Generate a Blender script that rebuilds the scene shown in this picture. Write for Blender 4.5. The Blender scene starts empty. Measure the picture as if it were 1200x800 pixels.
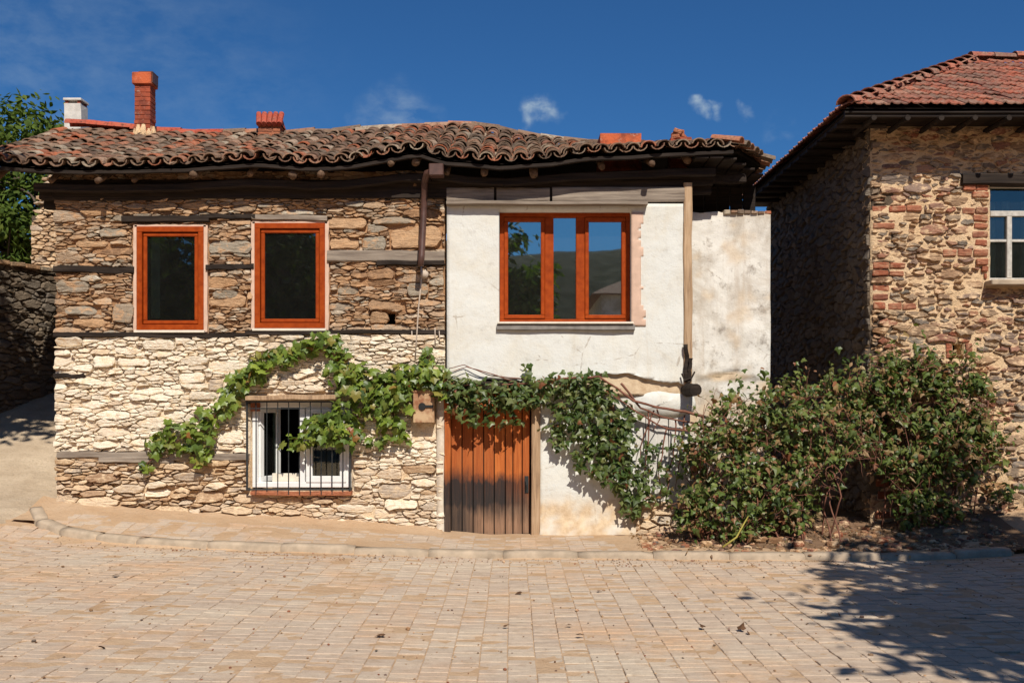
import bpy, math, random
from mathutils import Vector, Matrix, noise as mnoise

random.seed(11)
R = random.Random(11)
scene = bpy.context.scene
COL = scene.collection
PI = math.pi

# ------------------------------------------------------------------ camera
cam_d = bpy.data.cameras.new('camera')
cam = bpy.data.objects.new('camera', cam_d)
COL.objects.link(cam)
cam.location = (0, -13, 1.67)
cam.rotation_euler = (PI / 2, 0, 0)
cam_d.sensor_width = 36
cam_d.lens = 35
cam_d.shift_y = 0.0625
cam_d.clip_end = 2000
scene.camera = cam

# ------------------------------------------------------------------ world, sun, exposure
SUN_AZ, SUN_EL = math.radians(13), math.radians(46)
SUN = Vector((math.sin(SUN_AZ) * math.cos(SUN_EL), -math.cos(SUN_AZ) * math.cos(SUN_EL), math.sin(SUN_EL)))
world = bpy.data.worlds.new('World')
scene.world = world
world.use_nodes = True
wn, wl = world.node_tree.nodes, world.node_tree.links
wn.clear()
w_out = wn.new('ShaderNodeOutputWorld')
w_bg = wn.new('ShaderNodeBackground')
w_bg.inputs[1].default_value = 0.06
sky = wn.new('ShaderNodeTexSky')
sky.sky_type = 'NISHITA'
sky.sun_disc = False
sky.sun_elevation = SUN_EL
sky.sun_rotation = math.atan2(SUN.x, SUN.y)
sky.altitude = 600
sky.air_density = 1.0
sky.dust_density = 0.7
sky.ozone_density = 3.0
w_tc = wn.new('ShaderNodeTexCoord')


def pix_dir(px, py):
    return Vector(((px - 600) / 1167, 1, (475 - py) / 1167)).normalized()


# fair weather cloud puffs and thin veils, placed by direction in the sky
w_n1 = wn.new('ShaderNodeTexNoise')
w_n1.inputs['Scale'].default_value = 26
w_n1.inputs['Detail'].default_value = 7
w_n1.inputs['Roughness'].default_value = 0.62
w_mp = wn.new('ShaderNodeMapping')
w_mp.inputs['Scale'].default_value = (1, 1, 2.0)
wl.new(w_tc.outputs['Generated'], w_mp.inputs[0])
wl.new(w_mp.outputs[0], w_n1.inputs['Vector'])
spots = [((626, 127), 0.013, 1.0), ((645, 134), 0.012, .75), ((816, 122), 0.009, .8), ((834, 123), 0.007, .6), ((470, 138), 0.030, .34),
         ((440, 134), 0.02, .26), ((880, 132), 0.007, .4), ((912, 150), 0.011, .2), ((40, 70), 0.10, .14), ((150, 60), 0.13, .10), ((250, 110), 0.10, .08)]
w_nw = wn.new('ShaderNodeTexNoise')
w_nw.inputs['Scale'].default_value = 45
w_nw.inputs['Detail'].default_value = 5
wl.new(w_tc.outputs['Generated'], w_nw.inputs['Vector'])
w_sub = wn.new('ShaderNodeVectorMath')
w_sub.operation = 'MULTIPLY_ADD'
w_sub.inputs[1].default_value = (.045, .045, .045)
wl.new(w_nw.outputs['Color'], w_sub.inputs[0])
w_ad = wn.new('ShaderNodeVectorMath')
w_ad.operation = 'SUBTRACT'
w_ad.inputs[1].default_value = (.0225, .0225, .0225)
wl.new(w_tc.outputs['Generated'], w_ad.inputs[0])
wl.new(w_ad.outputs[0], w_sub.inputs[2])
acc = None
for (p, r, s) in spots:
    d = wn.new('ShaderNodeVectorMath')
    d.operation = 'DISTANCE'
    d.inputs[1].default_value = pix_dir(*p)
    wl.new(w_sub.outputs[0], d.inputs[0])
    m = wn.new('ShaderNodeMapRange')
    m.inputs['From Min'].default_value = r * 1.5
    m.inputs['From Max'].default_value = 0
    m.inputs['To Max'].default_value = s
    m.interpolation_type = 'SMOOTHSTEP'
    wl.new(d.outputs['Value'], m.inputs[0])
    if acc is None:
        acc = m.outputs[0]
    else:
        a = wn.new('ShaderNodeMath')
        a.operation = 'MAXIMUM'
        wl.new(acc, a.inputs[0])
        wl.new(m.outputs[0], a.inputs[1])
        acc = a.outputs[0]
w_mr = wn.new('ShaderNodeMapRange')
w_mr.inputs['From Min'].default_value = 0.36
w_mr.inputs['From Max'].default_value = 0.66
wl.new(w_n1.outputs[0], w_mr.inputs[0])
w_mul = wn.new('ShaderNodeMath')
w_mul.operation = 'MULTIPLY'
wl.new(acc, w_mul.inputs[0])
wl.new(w_mr.outputs[0], w_mul.inputs[1])
w_mix = wn.new('ShaderNodeMixRGB')
w_mix.inputs[2].default_value = (6.5, 8.0, 9.0, 1)
wl.new(w_mul.outputs[0], w_mix.inputs[0])
w_tint = wn.new('ShaderNodeMixRGB')          # deep polarised blue over the whole sky
w_tint.blend_type = 'MULTIPLY'
w_tint.inputs[0].default_value = 1
w_tint.inputs[2].default_value = (.32, .72, 1.10, 1)
wl.new(sky.outputs[0], w_tint.inputs[1])
wl.new(w_tint.outputs[0], w_mix.inputs[1])
wl.new(w_mix.outputs[0], w_bg.inputs[0])
wl.new(w_bg.outputs[0], w_out.inputs[0])

sun_d = bpy.data.lights.new('sun', 'SUN')
sun_d.energy = 4.5
sun_d.angle = math.radians(0.5)
sun_d.color = (1.0, 0.93, 0.82)
sun = bpy.data.objects.new('sun', sun_d)
COL.objects.link(sun)
sun.location = SUN * 60
sun.rotation_euler = (-SUN).to_track_quat('-Z', 'Y').to_euler()

scene.view_settings.view_transform = 'Standard'
scene.view_settings.look = 'None'
scene.view_settings.gamma = 1
scene.view_settings.exposure = 0.22
scene.view_settings.use_curve_mapping = False

# ------------------------------------------------------------------ helpers
S = 1167 / 13.0


def X(px, D=13.0):
    return (px - 600) * D / 1167


def Z(py, D=13.0):
    return 1.67 + (475 - py) * D / 1167


def lerp(a, b, t):
    return a + (b - a) * t


def clamp(x, a=0.0, b=1.0):
    return max(a, min(b, x))


def interp(tab, x):
    if x <= tab[0][0]:
        return tab[0][1]
    for (x0, y0), (x1, y1) in zip(tab, tab[1:]):
        if x <= x1:
            return y0 + (y1 - y0) * (x - x0) / (x1 - x0)
    return tab[-1][1]


def nz(x, y=0.0, z=0.0):
    return mnoise.noise(Vector((x, y, z)))


def fbm(x, y=0.0, z=0.0):
    return nz(x, y, z) * .55 + nz(x * 2.1, y * 2.1, z + 7) * .3 + nz(x * 4.3, y * 4.3, z + 3) * .15


class MB:
    def __init__(self):
        self.v, self.f, self.t, self.l = [], [], [], []

    def add(self, verts, faces, tint=0.0, lime=0.0):
        o = len(self.v)
        self.v.extend(verts)
        self.f.extend([tuple(i + o for i in f) for f in faces])
        self.t.extend(tint if isinstance(tint, list) else [tint] * len(verts))
        self.l.extend(lime if isinstance(lime, list) else [lime] * len(verts))
        return self

    def mesh(self, name, mat, smooth=False, off=None):
        me = bpy.data.meshes.new(name)
        vs = [tuple(v) for v in self.v]
        if off is not None:
            vs = [(a - off[0], b - off[1], c - off[2]) for a, b, c in vs]
        me.from_pydata(vs, [], self.f)
        for nm, dat in (('tint', self.t), ('lime', self.l)):
            at = me.attributes.new(nm, 'FLOAT', 'POINT')
            at.data.foreach_set('value', dat)
        if mat:
            me.materials.append(mat)
        if smooth:
            me.polygons.foreach_set('use_smooth', [True] * len(me.polygons))
        me.update()
        return me

    def build(self, name, mat, parent=None, smooth=False, center=False, kind=None):
        off = None
        if center:
            n = len(self.v)
            off = Vector((sum(v[0] for v in self.v) / n, sum(v[1] for v in self.v) / n, sum(v[2] for v in self.v) / n))
        o = bpy.data.objects.new(name, self.mesh(name, mat, smooth, off))
        if off is not None:
            o.location = off
        link(o, parent)
        if kind:
            o['kind'] = kind
        return o


def link(o, parent=None):
    COL.objects.link(o)
    if parent is not None:
        o.parent = parent
        if parent.type == 'EMPTY':
            o.matrix_parent_inverse = Matrix.Translation(-parent.location)
        else:
            o.matrix_parent_inverse = Matrix.Translation(-parent.location)
    return o


def thing(name, label, cat, loc, group=None):
    o = bpy.data.objects.new(name, None)
    o.location = loc
    o.empty_display_size = .3
    COL.objects.link(o)
    o['label'] = label
    o['category'] = cat
    if group:
        o['group'] = group
    return o


def inst(name, me, M, parent, kind=None):
    o = bpy.data.objects.new(name, me)
    link(o, parent)
    o.matrix_basis = M
    return o


def box(mb, x0, x1, y0, y1, z0, z1, b=0.0, tint=0.0, lime=0.0, M=None):
    """box with chamfered edges when b > 0"""
    if b <= 0:
        v = [Vector((x, y, z)) for z in (z0, z1) for y in (y0, y1) for x in (x0, x1)]
        f = [(0, 2, 3, 1), (4, 5, 7, 6), (0, 1, 5, 4), (2, 6, 7, 3), (0, 4, 6, 2), (1, 3, 7, 5)]
    else:
        v, idx = [], {}
        for k, (z, sz) in enumerate(((z0, 1), (z1, -1))):
            for j, (y, sy) in enumerate(((y0, 1), (y1, -1))):
                for i, (x, sx) in enumerate(((x0, 1), (x1, -1))):
                    for a in range(3):
                        idx[(i, j, k, a)] = len(v)
                        p = [x + sx * b, y + sy * b, z + sz * b]
                        p[a] = (x, y, z)[a]
                        v.append(Vector(p))
        f = []
        for a in range(3):
            o1, o2 = [q for q in range(3) if q != a]
            for s in (0, 1):
                q = []
                for (m, n) in ((0, 0), (1, 0), (1, 1), (0, 1)):
                    c = [0, 0, 0]
                    c[a] = s
                    c[o1] = m
                    c[o2] = n
                    q.append(idx[(c[0], c[1], c[2], a)])
                f.append(tuple(q))
        for a in range(3):
            o1, o2 = [q for q in range(3) if q != a]
            for m in (0, 1):
                for n in (0, 1):
                    c0, c1 = [0, 0, 0], [0, 0, 0]
                    c0[a], c1[a] = 0, 1
                    c0[o1] = c1[o1] = m
                    c0[o2] = c1[o2] = n
                    f.append((idx[(*c0, o1)], idx[(*c1, o1)], idx[(*c1, o2)], idx[(*c0, o2)]))
        for i in (0, 1):
            for j in (0, 1):
                for k in (0, 1):
                    f.append(tuple(idx[(i, j, k, a)] for a in range(3)))
    if M is not None:
        v = [M @ p for p in v]
    mb.add(v, f, tint, lime)


def tube(mb, pts, rad, n=8, tint=0.0, cap=True, rough=0.0, lime=0.0):
    pts = [Vector(p) for p in pts]
    if not isinstance(rad, (list, tuple)):
        rad = [rad] * len(pts)
    vs, fs = [], []
    up = None
    for i, p in enumerate(pts):
        d = (pts[min(i + 1, len(pts) - 1)] - pts[max(i - 1, 0)])
        d = d.normalized() if d.length > 1e-9 else Vector((0, 0, 1))
        if up is None:
            up = d.orthogonal().normalized()
        up = (up - d * up.dot(d))
        up = up.normalized() if up.length > 1e-6 else d.orthogonal().normalized()
        sd = d.cross(up)
        for k in range(n):
            a = 2 * PI * k / n
            r = rad[i] * (1 + rough * nz(p.x * 7 + math.cos(a) * 2, p.y * 7 + math.sin(a) * 2, p.z * 7))
            vs.append(p + up * math.cos(a) * r + sd * math.sin(a) * r)
    for i in range(len(pts) - 1):
        for k in range(n):
            k2 = (k + 1) % n
            fs.append((i * n + k, i * n + k2, (i + 1) * n + k2, (i + 1) * n + k))
    if cap:
        fs.append(tuple(range(n))[::-1])
        fs.append(tuple((len(pts) - 1) * n + k for k in range(n)))
    mb.add(vs, fs, tint, lime)


def rough_beam(mb, p0, p1, h, d, seg=10, amp=.012, tint=0.0, seed=0.0):
    """hewn timber from p0 to p1; h across (z), d depth (y); runs along x or any axis"""
    p0, p1 = Vector(p0), Vector(p1)
    ax = (p1 - p0).normalized()
    zz = Vector((0, 0, 1))
    if abs(ax.z) > .8:
        zz = Vector((1, 0, 0))
    yy = ax.cross(zz).normalized()
    zz = yy.cross(ax).normalized()
    prof = [(-.5, -.38), (-.5, .38), (-.4, .5), (.4, .5), (.5, .38), (.5, -.38), (.4, -.5), (-.4, -.5)]
    vs, fs = [], []
    for i in range(seg + 1):
        t = i / seg
        c = p0.lerp(p1, t)
        c = c + zz * amp * 1.2 * nz(t * 3.1 + seed, seed * 1.7) + yy * amp * nz(t * 2.7, seed + 9)
        for k, (a, b) in enumerate(prof):
            j = 1 + amp * 6 * nz(t * 9 + seed, k * 1.3, seed)
            vs.append(c + yy * a * d * j + zz * b * h * j)
    for i in range(seg):
        for k in range(8):
            fs.append((i * 8 + k, i * 8 + (k + 1) % 8, (i + 1) * 8 + (k + 1) % 8, (i + 1) * 8 + k))
    fs.append(tuple(range(8)))
    fs.append(tuple(seg * 8 + k for k in range(8))[::-1])
    mb.add(vs, fs, tint)


# ------------------------------------------------------------------ materials
class NT:
    def __init__(self, name):
        self.m = bpy.data.materials.new(name)
        self.m.use_nodes = True
        self.n, self.l = self.m.node_tree.nodes, self.m.node_tree.links
        self.n.clear()
        self.out = self.n.new('ShaderNodeOutputMaterial')
        self.geo = self.n.new('ShaderNodeNewGeometry')
        self.pos = self.geo.outputs['Position']

    def put(self, sock, v):
        if isinstance(v, bpy.types.NodeSocket):
            self.l.new(v, sock)
        elif isinstance(v, (tuple, list)) and len(v) == 3 and sock.type == 'RGBA':
            sock.default_value = (*v, 1)
        else:
            sock.default_value = v

    def noise(self, scale, detail=4, rough=.55, vec=None, dist=0.0):
        t = self.n.new('ShaderNodeTexNoise')
        self.put(t.inputs['Scale'], scale)
        t.inputs['Detail'].default_value = detail
        t.inputs['Roughness'].default_value = rough
        t.inputs['Distortion'].default_value = dist
        self.l.new(vec or self.pos, t.inputs['Vector'])
        return t.outputs[0]

    def voro(self, scale, vec=None, feat='F1', out='Distance'):
        t = self.n.new('ShaderNodeTexVoronoi')
        t.feature = feat
        self.put(t.inputs['Scale'], scale)
        self.l.new(vec or self.pos, t.inputs['Vector'])
        return t.outputs[out]

    def mapv(self, scale, vec=None, loc=(0, 0, 0)):
        t = self.n.new('ShaderNodeMapping')
        t.inputs['Scale'].default_value = scale
        t.inputs['Location'].default_value = loc
        self.l.new(vec or self.pos, t.inputs[0])
        return t.outputs[0]

    def objc(self):
        return self.n.new('ShaderNodeTexCoord').outputs['Object']

    def attr(self, nm):
        t = self.n.new('ShaderNodeAttribute')
        t.attribute_name = nm
        return t.outputs['Fac']

    def orand(self):
        return self.n.new('ShaderNodeObjectInfo').outputs['Random']

    def math(self, op, a, b=0.0, c=None):
        t = self.n.new('ShaderNodeMath')
        t.operation = op
        self.put(t.inputs[0], a)
        self.put(t.inputs[1], b)
        if c is not None:
            self.put(t.inputs[2], c)
        return t.outputs[0]

    def rng(self, v, a, b, c=0.0, d=1.0):
        t = self.n.new('ShaderNodeMapRange')
        self.put(t.inputs[0], v)
        for i, q in enumerate((a, b, c, d)):
            t.inputs[i + 1].default_value = q
        return t.outputs[0]

    def ramp(self, v, stops, const=False):
        t = self.n.new('ShaderNodeValToRGB')
        cr = t.color_ramp
        if const:
            cr.interpolation = 'CONSTANT'
        while len(cr.elements) < len(stops):
            cr.elements.new(.5)
        for e, (p, c) in zip(cr.elements, stops):
            e.position = p
            e.color = (*c, 1)
        self.put(t.inputs[0], v)
        return t.outputs[0]

    def mix(self, f, a, b, mode='MIX'):
        t = self.n.new('ShaderNodeMixRGB')
        t.blend_type = mode
        self.put(t.inputs[0], f)
        self.put(t.inputs[1], a)
        self.put(t.inputs[2], b)
        return t.outputs[0]

    def bump(self, h, strength=.5, dist=.02, prev=None):
        t = self.n.new('ShaderNodeBump')
        t.inputs['Strength'].default_value = strength
        t.inputs['Distance'].default_value = dist
        self.l.new(h, t.inputs['Height'])
        if prev is not None:
            self.l.new(prev, t.inputs['Normal'])
        return t.outputs[0]

    def sep(self, vec=None):
        t = self.n.new('ShaderNodeSeparateXYZ')
        self.l.new(vec or self.pos, t.inputs[0])
        return t.outputs

    def bsdf(self, col, rough=.85, normal=None, spec=.3, metal=0.0, transl=None):
        p = self.n.new('ShaderNodeBsdfPrincipled')
        self.put(p.inputs['Base Color'], col)
        self.put(p.inputs['Roughness'], rough)
        self.put(p.inputs['Metallic'], metal)
        p.inputs['Specular IOR Level'].default_value = spec
        if normal is not None:
            self.l.new(normal, p.inputs['Normal'])
        sh = p.outputs[0]
        if transl is not None:
            tr = self.n.new('ShaderNodeBsdfTranslucent')
            self.put(tr.inputs[0], transl[0])
            mx = self.n.new('ShaderNodeMixShader')
            mx.inputs[0].default_value = transl[1]
            self.l.new(sh, mx.inputs[1])
            self.l.new(tr.outputs[0], mx.inputs[2])
            sh = mx.outputs[0]
        self.l.new(sh, self.out.inputs[0])
        return self.m


def m_stone(name, stops, limecol=(.80, .72, .58), dark=.55, smear=None):
    k = NT(name)
    t = k.math('FRACT', k.attr('tint'))
    c = k.ramp(t, stops)
    n1 = k.noise(7, 6, .6, k.mapv((1, 1, 2.4)))
    c = k.mix(k.rng(n1, .3, .72, .0, .75), c, k.mix(1, c, (dark, dark * .92, dark * .86), 'MULTIPLY'))
    n2 = k.noise(38, 5, .65)
    c = k.mix(k.rng(n2, .35, .75, 0, .5), c, k.mix(1, c, (1.35, 1.3, 1.22), 'MULTIPLY'))
    lm = k.math('MULTIPLY', k.attr('lime'), k.rng(k.noise(9, 7, .68), .27, .45, .15, 1.0))
    c = k.mix(lm, c, limecol)
    if smear:
        c = k.mix(k.rng(k.noise(8, 7, .66, k.mapv((1, 1, 1.6), None, (3, 0, 5))), .50, .62, 0, .8), c, smear)
    n5 = k.noise(26, 7, .75, k.mapv((1, 1, 2.2)))
    c = k.mix(k.rng(n5, .52, .68, 0, .45), c, k.mix(1, c, (.45, .40, .36), 'MULTIPLY'))
    b = k.bump(n2, .6, .018, k.bump(k.noise(10, 7, .66, k.mapv((.8, .8, 4.5))), .9, .04))
    return k.bsdf(c, .92, b, .15)


def m_mortar(name, col, col2, limecol=(.82, .74, .60)):
    k = NT(name)
    n1 = k.noise(5, 7, .65)
    c = k.mix(k.rng(n1, .35, .65), col, col2)
    n2 = k.noise(60, 5, .7)
    c = k.mix(k.rng(n2, .4, .75, 0, .6), c, k.mix(1, c, (.62, .58, .53), 'MULTIPLY'))
    c = k.mix(k.math('MULTIPLY', k.attr('lime'), k.rng(k.noise(6, 7, .68), .35, .55, .1, 1.0)), c, limecol)
    b = k.bump(n2, .8, .03, k.bump(k.noise(17, 6, .6), .8, .04))
    return k.bsdf(c, .95, b, .1)


def m_wood(name, base, dark, light, scale=1.0, axis='x', rough=.8):
    k = NT(name)
    sc = {'x': (.9, 14, 14), 'z': (14, 14, .9), 'y': (14, .9, 14)}[axis]
    v = k.mapv(tuple(s * scale for s in sc))
    n1 = k.noise(2.2, 8, .65, v, .3)
    n2 = k.noise(.9, 4, .6)
    c = k.ramp(n1, [(.28, dark), (.5, base), (.75, light)])
    c = k.mix(k.rng(n2, .4, .7, 0, .6), c, k.mix(1, c, (.6, .57, .55), 'MULTIPLY'))
    c = k.mix(k.math('MULTIPLY', k.math('FRACT', k.math('ADD', k.attr('tint'), k.orand())), .35), c, dark)
    b = k.bump(n1, .6, .012)
    return k.bsdf(c, rough, b, .2)


def m_plain(name, col, rough=.6, spec=.4, metal=0.0, var=.25, ns=9, bump=.15):
    k = NT(name)
    n = k.noise(ns, 6, .62)
    c = k.mix(k.rng(n, .35, .7, 0, 1), col, tuple(x * (1 - var) for x in col))
    return k.bsdf(c, k.rng(k.noise(ns * 3), .3, .7, rough * .85, min(1, rough * 1.15)), k.bump(k.noise(ns * 6, 5, .6), bump, .004), spec, metal)


MT = {}
MT['stone_up'] = m_stone('stone_upper', [(0, (.29, .165, .095)), (.16, (.46, .29, .165)), (.34, (.58, .36, .20)), (.5, (.37, .25, .155)), (.63, (.36, .315, .25)), (.76, (.57, .36, .205)), (.9, (.24, .145, .09)), (1, (.50, .295, .16))], smear=(.60, .36, .195))
MT['stone_low'] = m_stone('stone_lower', [(0, (.46, .29, .17)), (.2, (.66, .48, .30)), (.42, (.60, .41, .25)), (.6, (.50, .42, .34)), (.8, (.68, .47, .28)), (1, (.40, .26, .165))], (.93, .82, .655), .76, smear=(.84, .64, .42))
MT['stone_right'] = m_stone('stone_right', [(0, (.19, .095, .055)), (.2, (.42, .25, .13)), (.36, (.15, .13, .115)), (.5, (.36, .12, .065)), (.64, (.36, .24, .145)), (.78, (.16, .125, .105)), (.9, (.40, .155, .085)), (1, (.50, .31, .165))], smear=(.84, .60, .37))
MT['stone_shaded'] = m_stone('stone_shaded', [(0, (.16, .12, .085)), (.3, (.25, .20, .15)), (.6, (.20, .175, .15)), (1, (.29, .23, .165))])  # shade on the side and alley walls is put into this darkened stone
MT['mortar_up'] = m_mortar('mortar_upper', (.56, .31, .155), (.38, .205, .105))
MT['mortar_low'] = m_mortar('mortar_lower', (.80, .59, .37), (.66, .45, .27), (.92, .80, .62))
MT['mortar_right'] = m_mortar('mortar_right', (.86, .62, .38), (.76, .52, .30))
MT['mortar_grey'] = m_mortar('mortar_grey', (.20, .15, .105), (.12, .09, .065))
MT['brick'] = m_stone('brick_red', [(0, (.38, .13, .07)), (.3, (.47, .17, .09)), (.6, (.52, .22, .12)), (1, (.33, .13, .08))], dark=.6, smear=None)
MT['brick_wall'] = m_stone('brick_in_wall', [(0, (.36, .12, .07)), (.3, (.44, .15, .085)), (.6, (.47, .20, .12)), (1, (.27, .11, .075))], dark=.55, smear=(.56, .33, .20))
MT['timber_dark'] = m_wood('timber_dark', (.030, .021, .016), (.011, .008, .007), (.062, .044, .033))  # near-black: eave shade is put into the timber colour too
MT['timber_grey'] = m_wood('timber_grey', (.30, .245, .195), (.13, .10, .08), (.46, .39, .31))
MT['timber_post'] = m_wood('timber_post', (.48, .32, .19), (.20, .13, .085), (.62, .46, .31), axis='z')
MT['rafter'] = m_wood('rafter_log', (.15, .09, .055), (.05, .032, .022), (.26, .17, .11), axis='y')
MT['pink'] = m_plain('pink_filler', (.66, .46, .35), .95, .1, var=.2, bump=.4)
MT['grille'] = m_plain('grille_iron', (.035, .04, .042), .5, .5, .3, .3)
MT['white_frame'] = m_plain('white_plastic', (.82, .82, .80), .35, .5, var=.08, bump=.03)
MT['cream_sill'] = m_plain('cream_sill', (.75, .68, .56), .7, .3, var=.2)
MT['grey_sill'] = m_plain('grey_sill', (.26, .24, .22), .9, .2, var=.4, bump=.4)
MT['pipe'] = m_plain('pipe_brown', (.105, .05, .038), .5, .4, var=.5)
MT['metal_box'] = None
MT['cable'] = m_plain('cable_pale', (.55, .45, .36), .7, .3)
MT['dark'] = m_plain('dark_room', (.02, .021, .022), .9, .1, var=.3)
MT['curtain'] = m_plain('curtain', (.50, .58, .46), .9, .1, var=.25, ns=25)
MT['curtain_white'] = m_plain('curtain_white', (.62, .70, .62), .9, .1, var=.25, ns=25)
MT['black'] = m_plain('black_plastic', (.015, .015, .015), .5, .4)
MT['concrete_white'] = m_plain('chimney_white', (.66, .63, .58), .9, .1, var=.25, bump=.4)
MT['bark'] = m_wood('bark', (.13, .095, .07), (.06, .045, .035), (.2, .15, .11), axis='z')
MT['vine_stem'] = m_plain('vine_stem', (.24, .105, .07), .85, .2, var=.5, ns=14, bump=.5)
MT['hill'] = m_plain('hill_scrub', (.016, .024, .011), 1, .05, var=.5, ns=.08)


def m_frame():
    k = NT('window_orange_brown')
    v = k.mapv((3, 20, 3))
    n = k.noise(4, 6, .6, v)
    c = k.ramp(n, [(.3, (.22, .032, .004)), (.55, (.315, .050, .006)), (.8, (.37, .072, .010))])
    c = k.mix(k.rng(k.noise(55, 4, .6), .6, .8, 0, .2), c, (.45, .16, .06))
    return k.bsdf(c, .5, k.bump(k.noise(30, 4), .12, .003), .12)


MT['frame'] = m_frame()


def m_glass(name, refl, tint, haze=0.0):
    k = NT(name)
    t = k.n.new('ShaderNodeBsdfTransparent')
    t.inputs[0].default_value = (*tint, 1)
    g = k.n.new('ShaderNodeBsdfGlossy')
    g.inputs['Roughness'].default_value = .015
    g.inputs['Color'].default_value = (.86, .93, .9, 1)
    k.l.new(k.bump(k.noise(1.3, 2, .4), .03, .03), g.inputs['Normal'])
    lw = k.n.new('ShaderNodeLayerWeight')
    lw.inputs[0].default_value = .35
    f = k.rng(lw.outputs['Fresnel'], 0, 1, refl, 1)
    mx = k.n.new('ShaderNodeMixShader')
    k.l.new(f, mx.inputs[0])
    k.l.new(t.outputs[0], mx.inputs[1])
    k.l.new(g.outputs[0], mx.inputs[2])
    sh = mx.outputs[0]
    if haze:  # pale haze painted into the glass, imitating a whiter sky reflection
        df = k.n.new('ShaderNodeBsdfDiffuse')
        df.inputs[0].default_value = (.55, .54, .5, 1)
        m2 = k.n.new('ShaderNodeMixShader')
        k.l.new(k.rng(k.noise(6, 5, .6), .3, .7, haze * .7, haze * 1.3), m2.inputs[0])
        k.l.new(sh, m2.inputs[1])
        k.l.new(df.outputs[0], m2.inputs[2])
        sh = m2.outputs[0]
    k.l.new(sh, k.out.inputs[0])
    return k.m


MT['glass_dark'] = m_glass('glass_dark', .06, (.6, .66, .64), .011)
MT['glass_coat'] = m_glass('glass_coated', .46, (.35, .4, .4), .014)


def m_plaster(name, base, stain, amt, grey=0.0, streak=0.0):
    k = NT(name)
    n1 = k.noise(1.7, 8, .68, None, .6)
    c = k.mix(k.rng(n1, .44, .64, 0, amt), base, stain)
    n3 = k.noise(5.5, 8, .7)
    c = k.mix(k.rng(n3, .56, .70, 0, grey), c, (.30, .26, .22))
    c = k.mix(k.rng(k.noise(24, 6, .72), .60, .72, 0, grey * .9), c, (.22, .19, .16))
    if streak:
        n4 = k.noise(2.4, 6, .6, k.mapv((3.2, 1, .35)))
        c = k.mix(k.rng(n4, .52, .72, 0, streak), c, (.46, .37, .28))
    vr = k.voro(1.6, k.mix(.12, k.pos, k.n[-1].outputs[0]) if False else k.mapv((1, 1, 1.3)), 'DISTANCE_TO_EDGE')
    crack = k.math('MULTIPLY', k.rng(k.math('ADD', vr, k.math('MULTIPLY', k.math('SUBTRACT', k.noise(7, 6, .7), .5), .16)), .0, .006, 1, 0), k.rng(k.noise(1.1, 3, .5), .50, .60))
    c = k.mix(k.math('MULTIPLY', crack, .6), c, (.34, .28, .22))
    dr = k.noise(3.0, 6, .65, k.mapv((4.5, 1, .22), None, (2, 0, 3)))
    c = k.mix(k.rng(dr, .56, .76, 0, .38), c, (.56, .50, .40))
    c = k.mix(k.attr('lime'), c, k.mix(k.rng(k.noise(9, 6, .65), .35, .65), (.50, .36, .23), (.68, .54, .37)))
    n2 = k.noise(42, 6, .65)
    b = k.bump(n2, .35, .012, k.bump(k.noise(4.5, 6, .6), .5, .03))
    return k.bsdf(c, .93, b, .12)


MT['plaster_white'] = m_plaster('plaster_white', (.67, .67, .63), (.62, .575, .48), .65, .28)
MT['plaster_old'] = m_plaster('plaster_old', (.72, .69, .63), (.47, .415, .345), .95, .95, .6)


def m_tile(name, stops, lich=.28):
    k = NT(name)
    t = k.math('FRACT', k.math('ADD', k.attr('tint'), k.orand()))
    c = k.ramp(t, stops)
    n1 = k.noise(9, 7, .66)
    c = k.mix(k.rng(n1, .42, .66, 0, lich), c, (.30, .255, .19))
    n2 = k.noise(22, 6, .7)
    c = k.mix(k.rng(n2, .50, .68, 0, .8), c, (.045, .034, .028))
    b = k.bump(n2, .6, .012)
    return k.bsdf(c, .9, b, .15)


MT['tile_old'] = m_tile('tile_weathered', [(0, (.09, .055, .038)), (.16, (.26, .15, .095)), (.3, (.15, .11, .08)), (.42, (.34, .15, .085)), (.54, (.42, .34, .25)), (.64, (.11, .06, .04)), (.78, (.30, .20, .135)), (.9, (.44, .125, .055)), (1, (.20, .11, .075))])
MT['tile_red'] = m_tile('tile_red', [(0, (.28, .095, .065)), (.25, (.40, .135, .085)), (.45, (.20, .095, .072)), (.65, (.38, .19, .13)), (.8, (.44, .12, .068)), (1, (.22, .095, .07))], .5)
MT['tile_new'] = m_tile('tile_new_red', [(0, (.38, .065, .038)), (.5, (.48, .095, .052)), (1, (.33, .065, .042))], .2)


def m_chim(name, col):
    k = NT(name)
    n = k.noise(4, 7, .66)
    c = k.mix(k.rng(n, .4, .60, 0, .9), k.mix(k.math('MULTIPLY', k.attr('tint'), .5), col, (.30, .09, .05)), (.16, .045, .03))
    c = k.mix(k.rng(k.noise(14, 6, .7), .58, .7, 0, .7), c, (.42, .34, .27))
    return k.bsdf(c, .85, k.bump(k.noise(30, 5, .6), .5, .015), .2)


MT['chim_red'] = m_chim('chimney_red', (.40, .085, .04))
MT['chim_orange'] = m_chim('chimney_orange', (.54, .125, .048))


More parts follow.
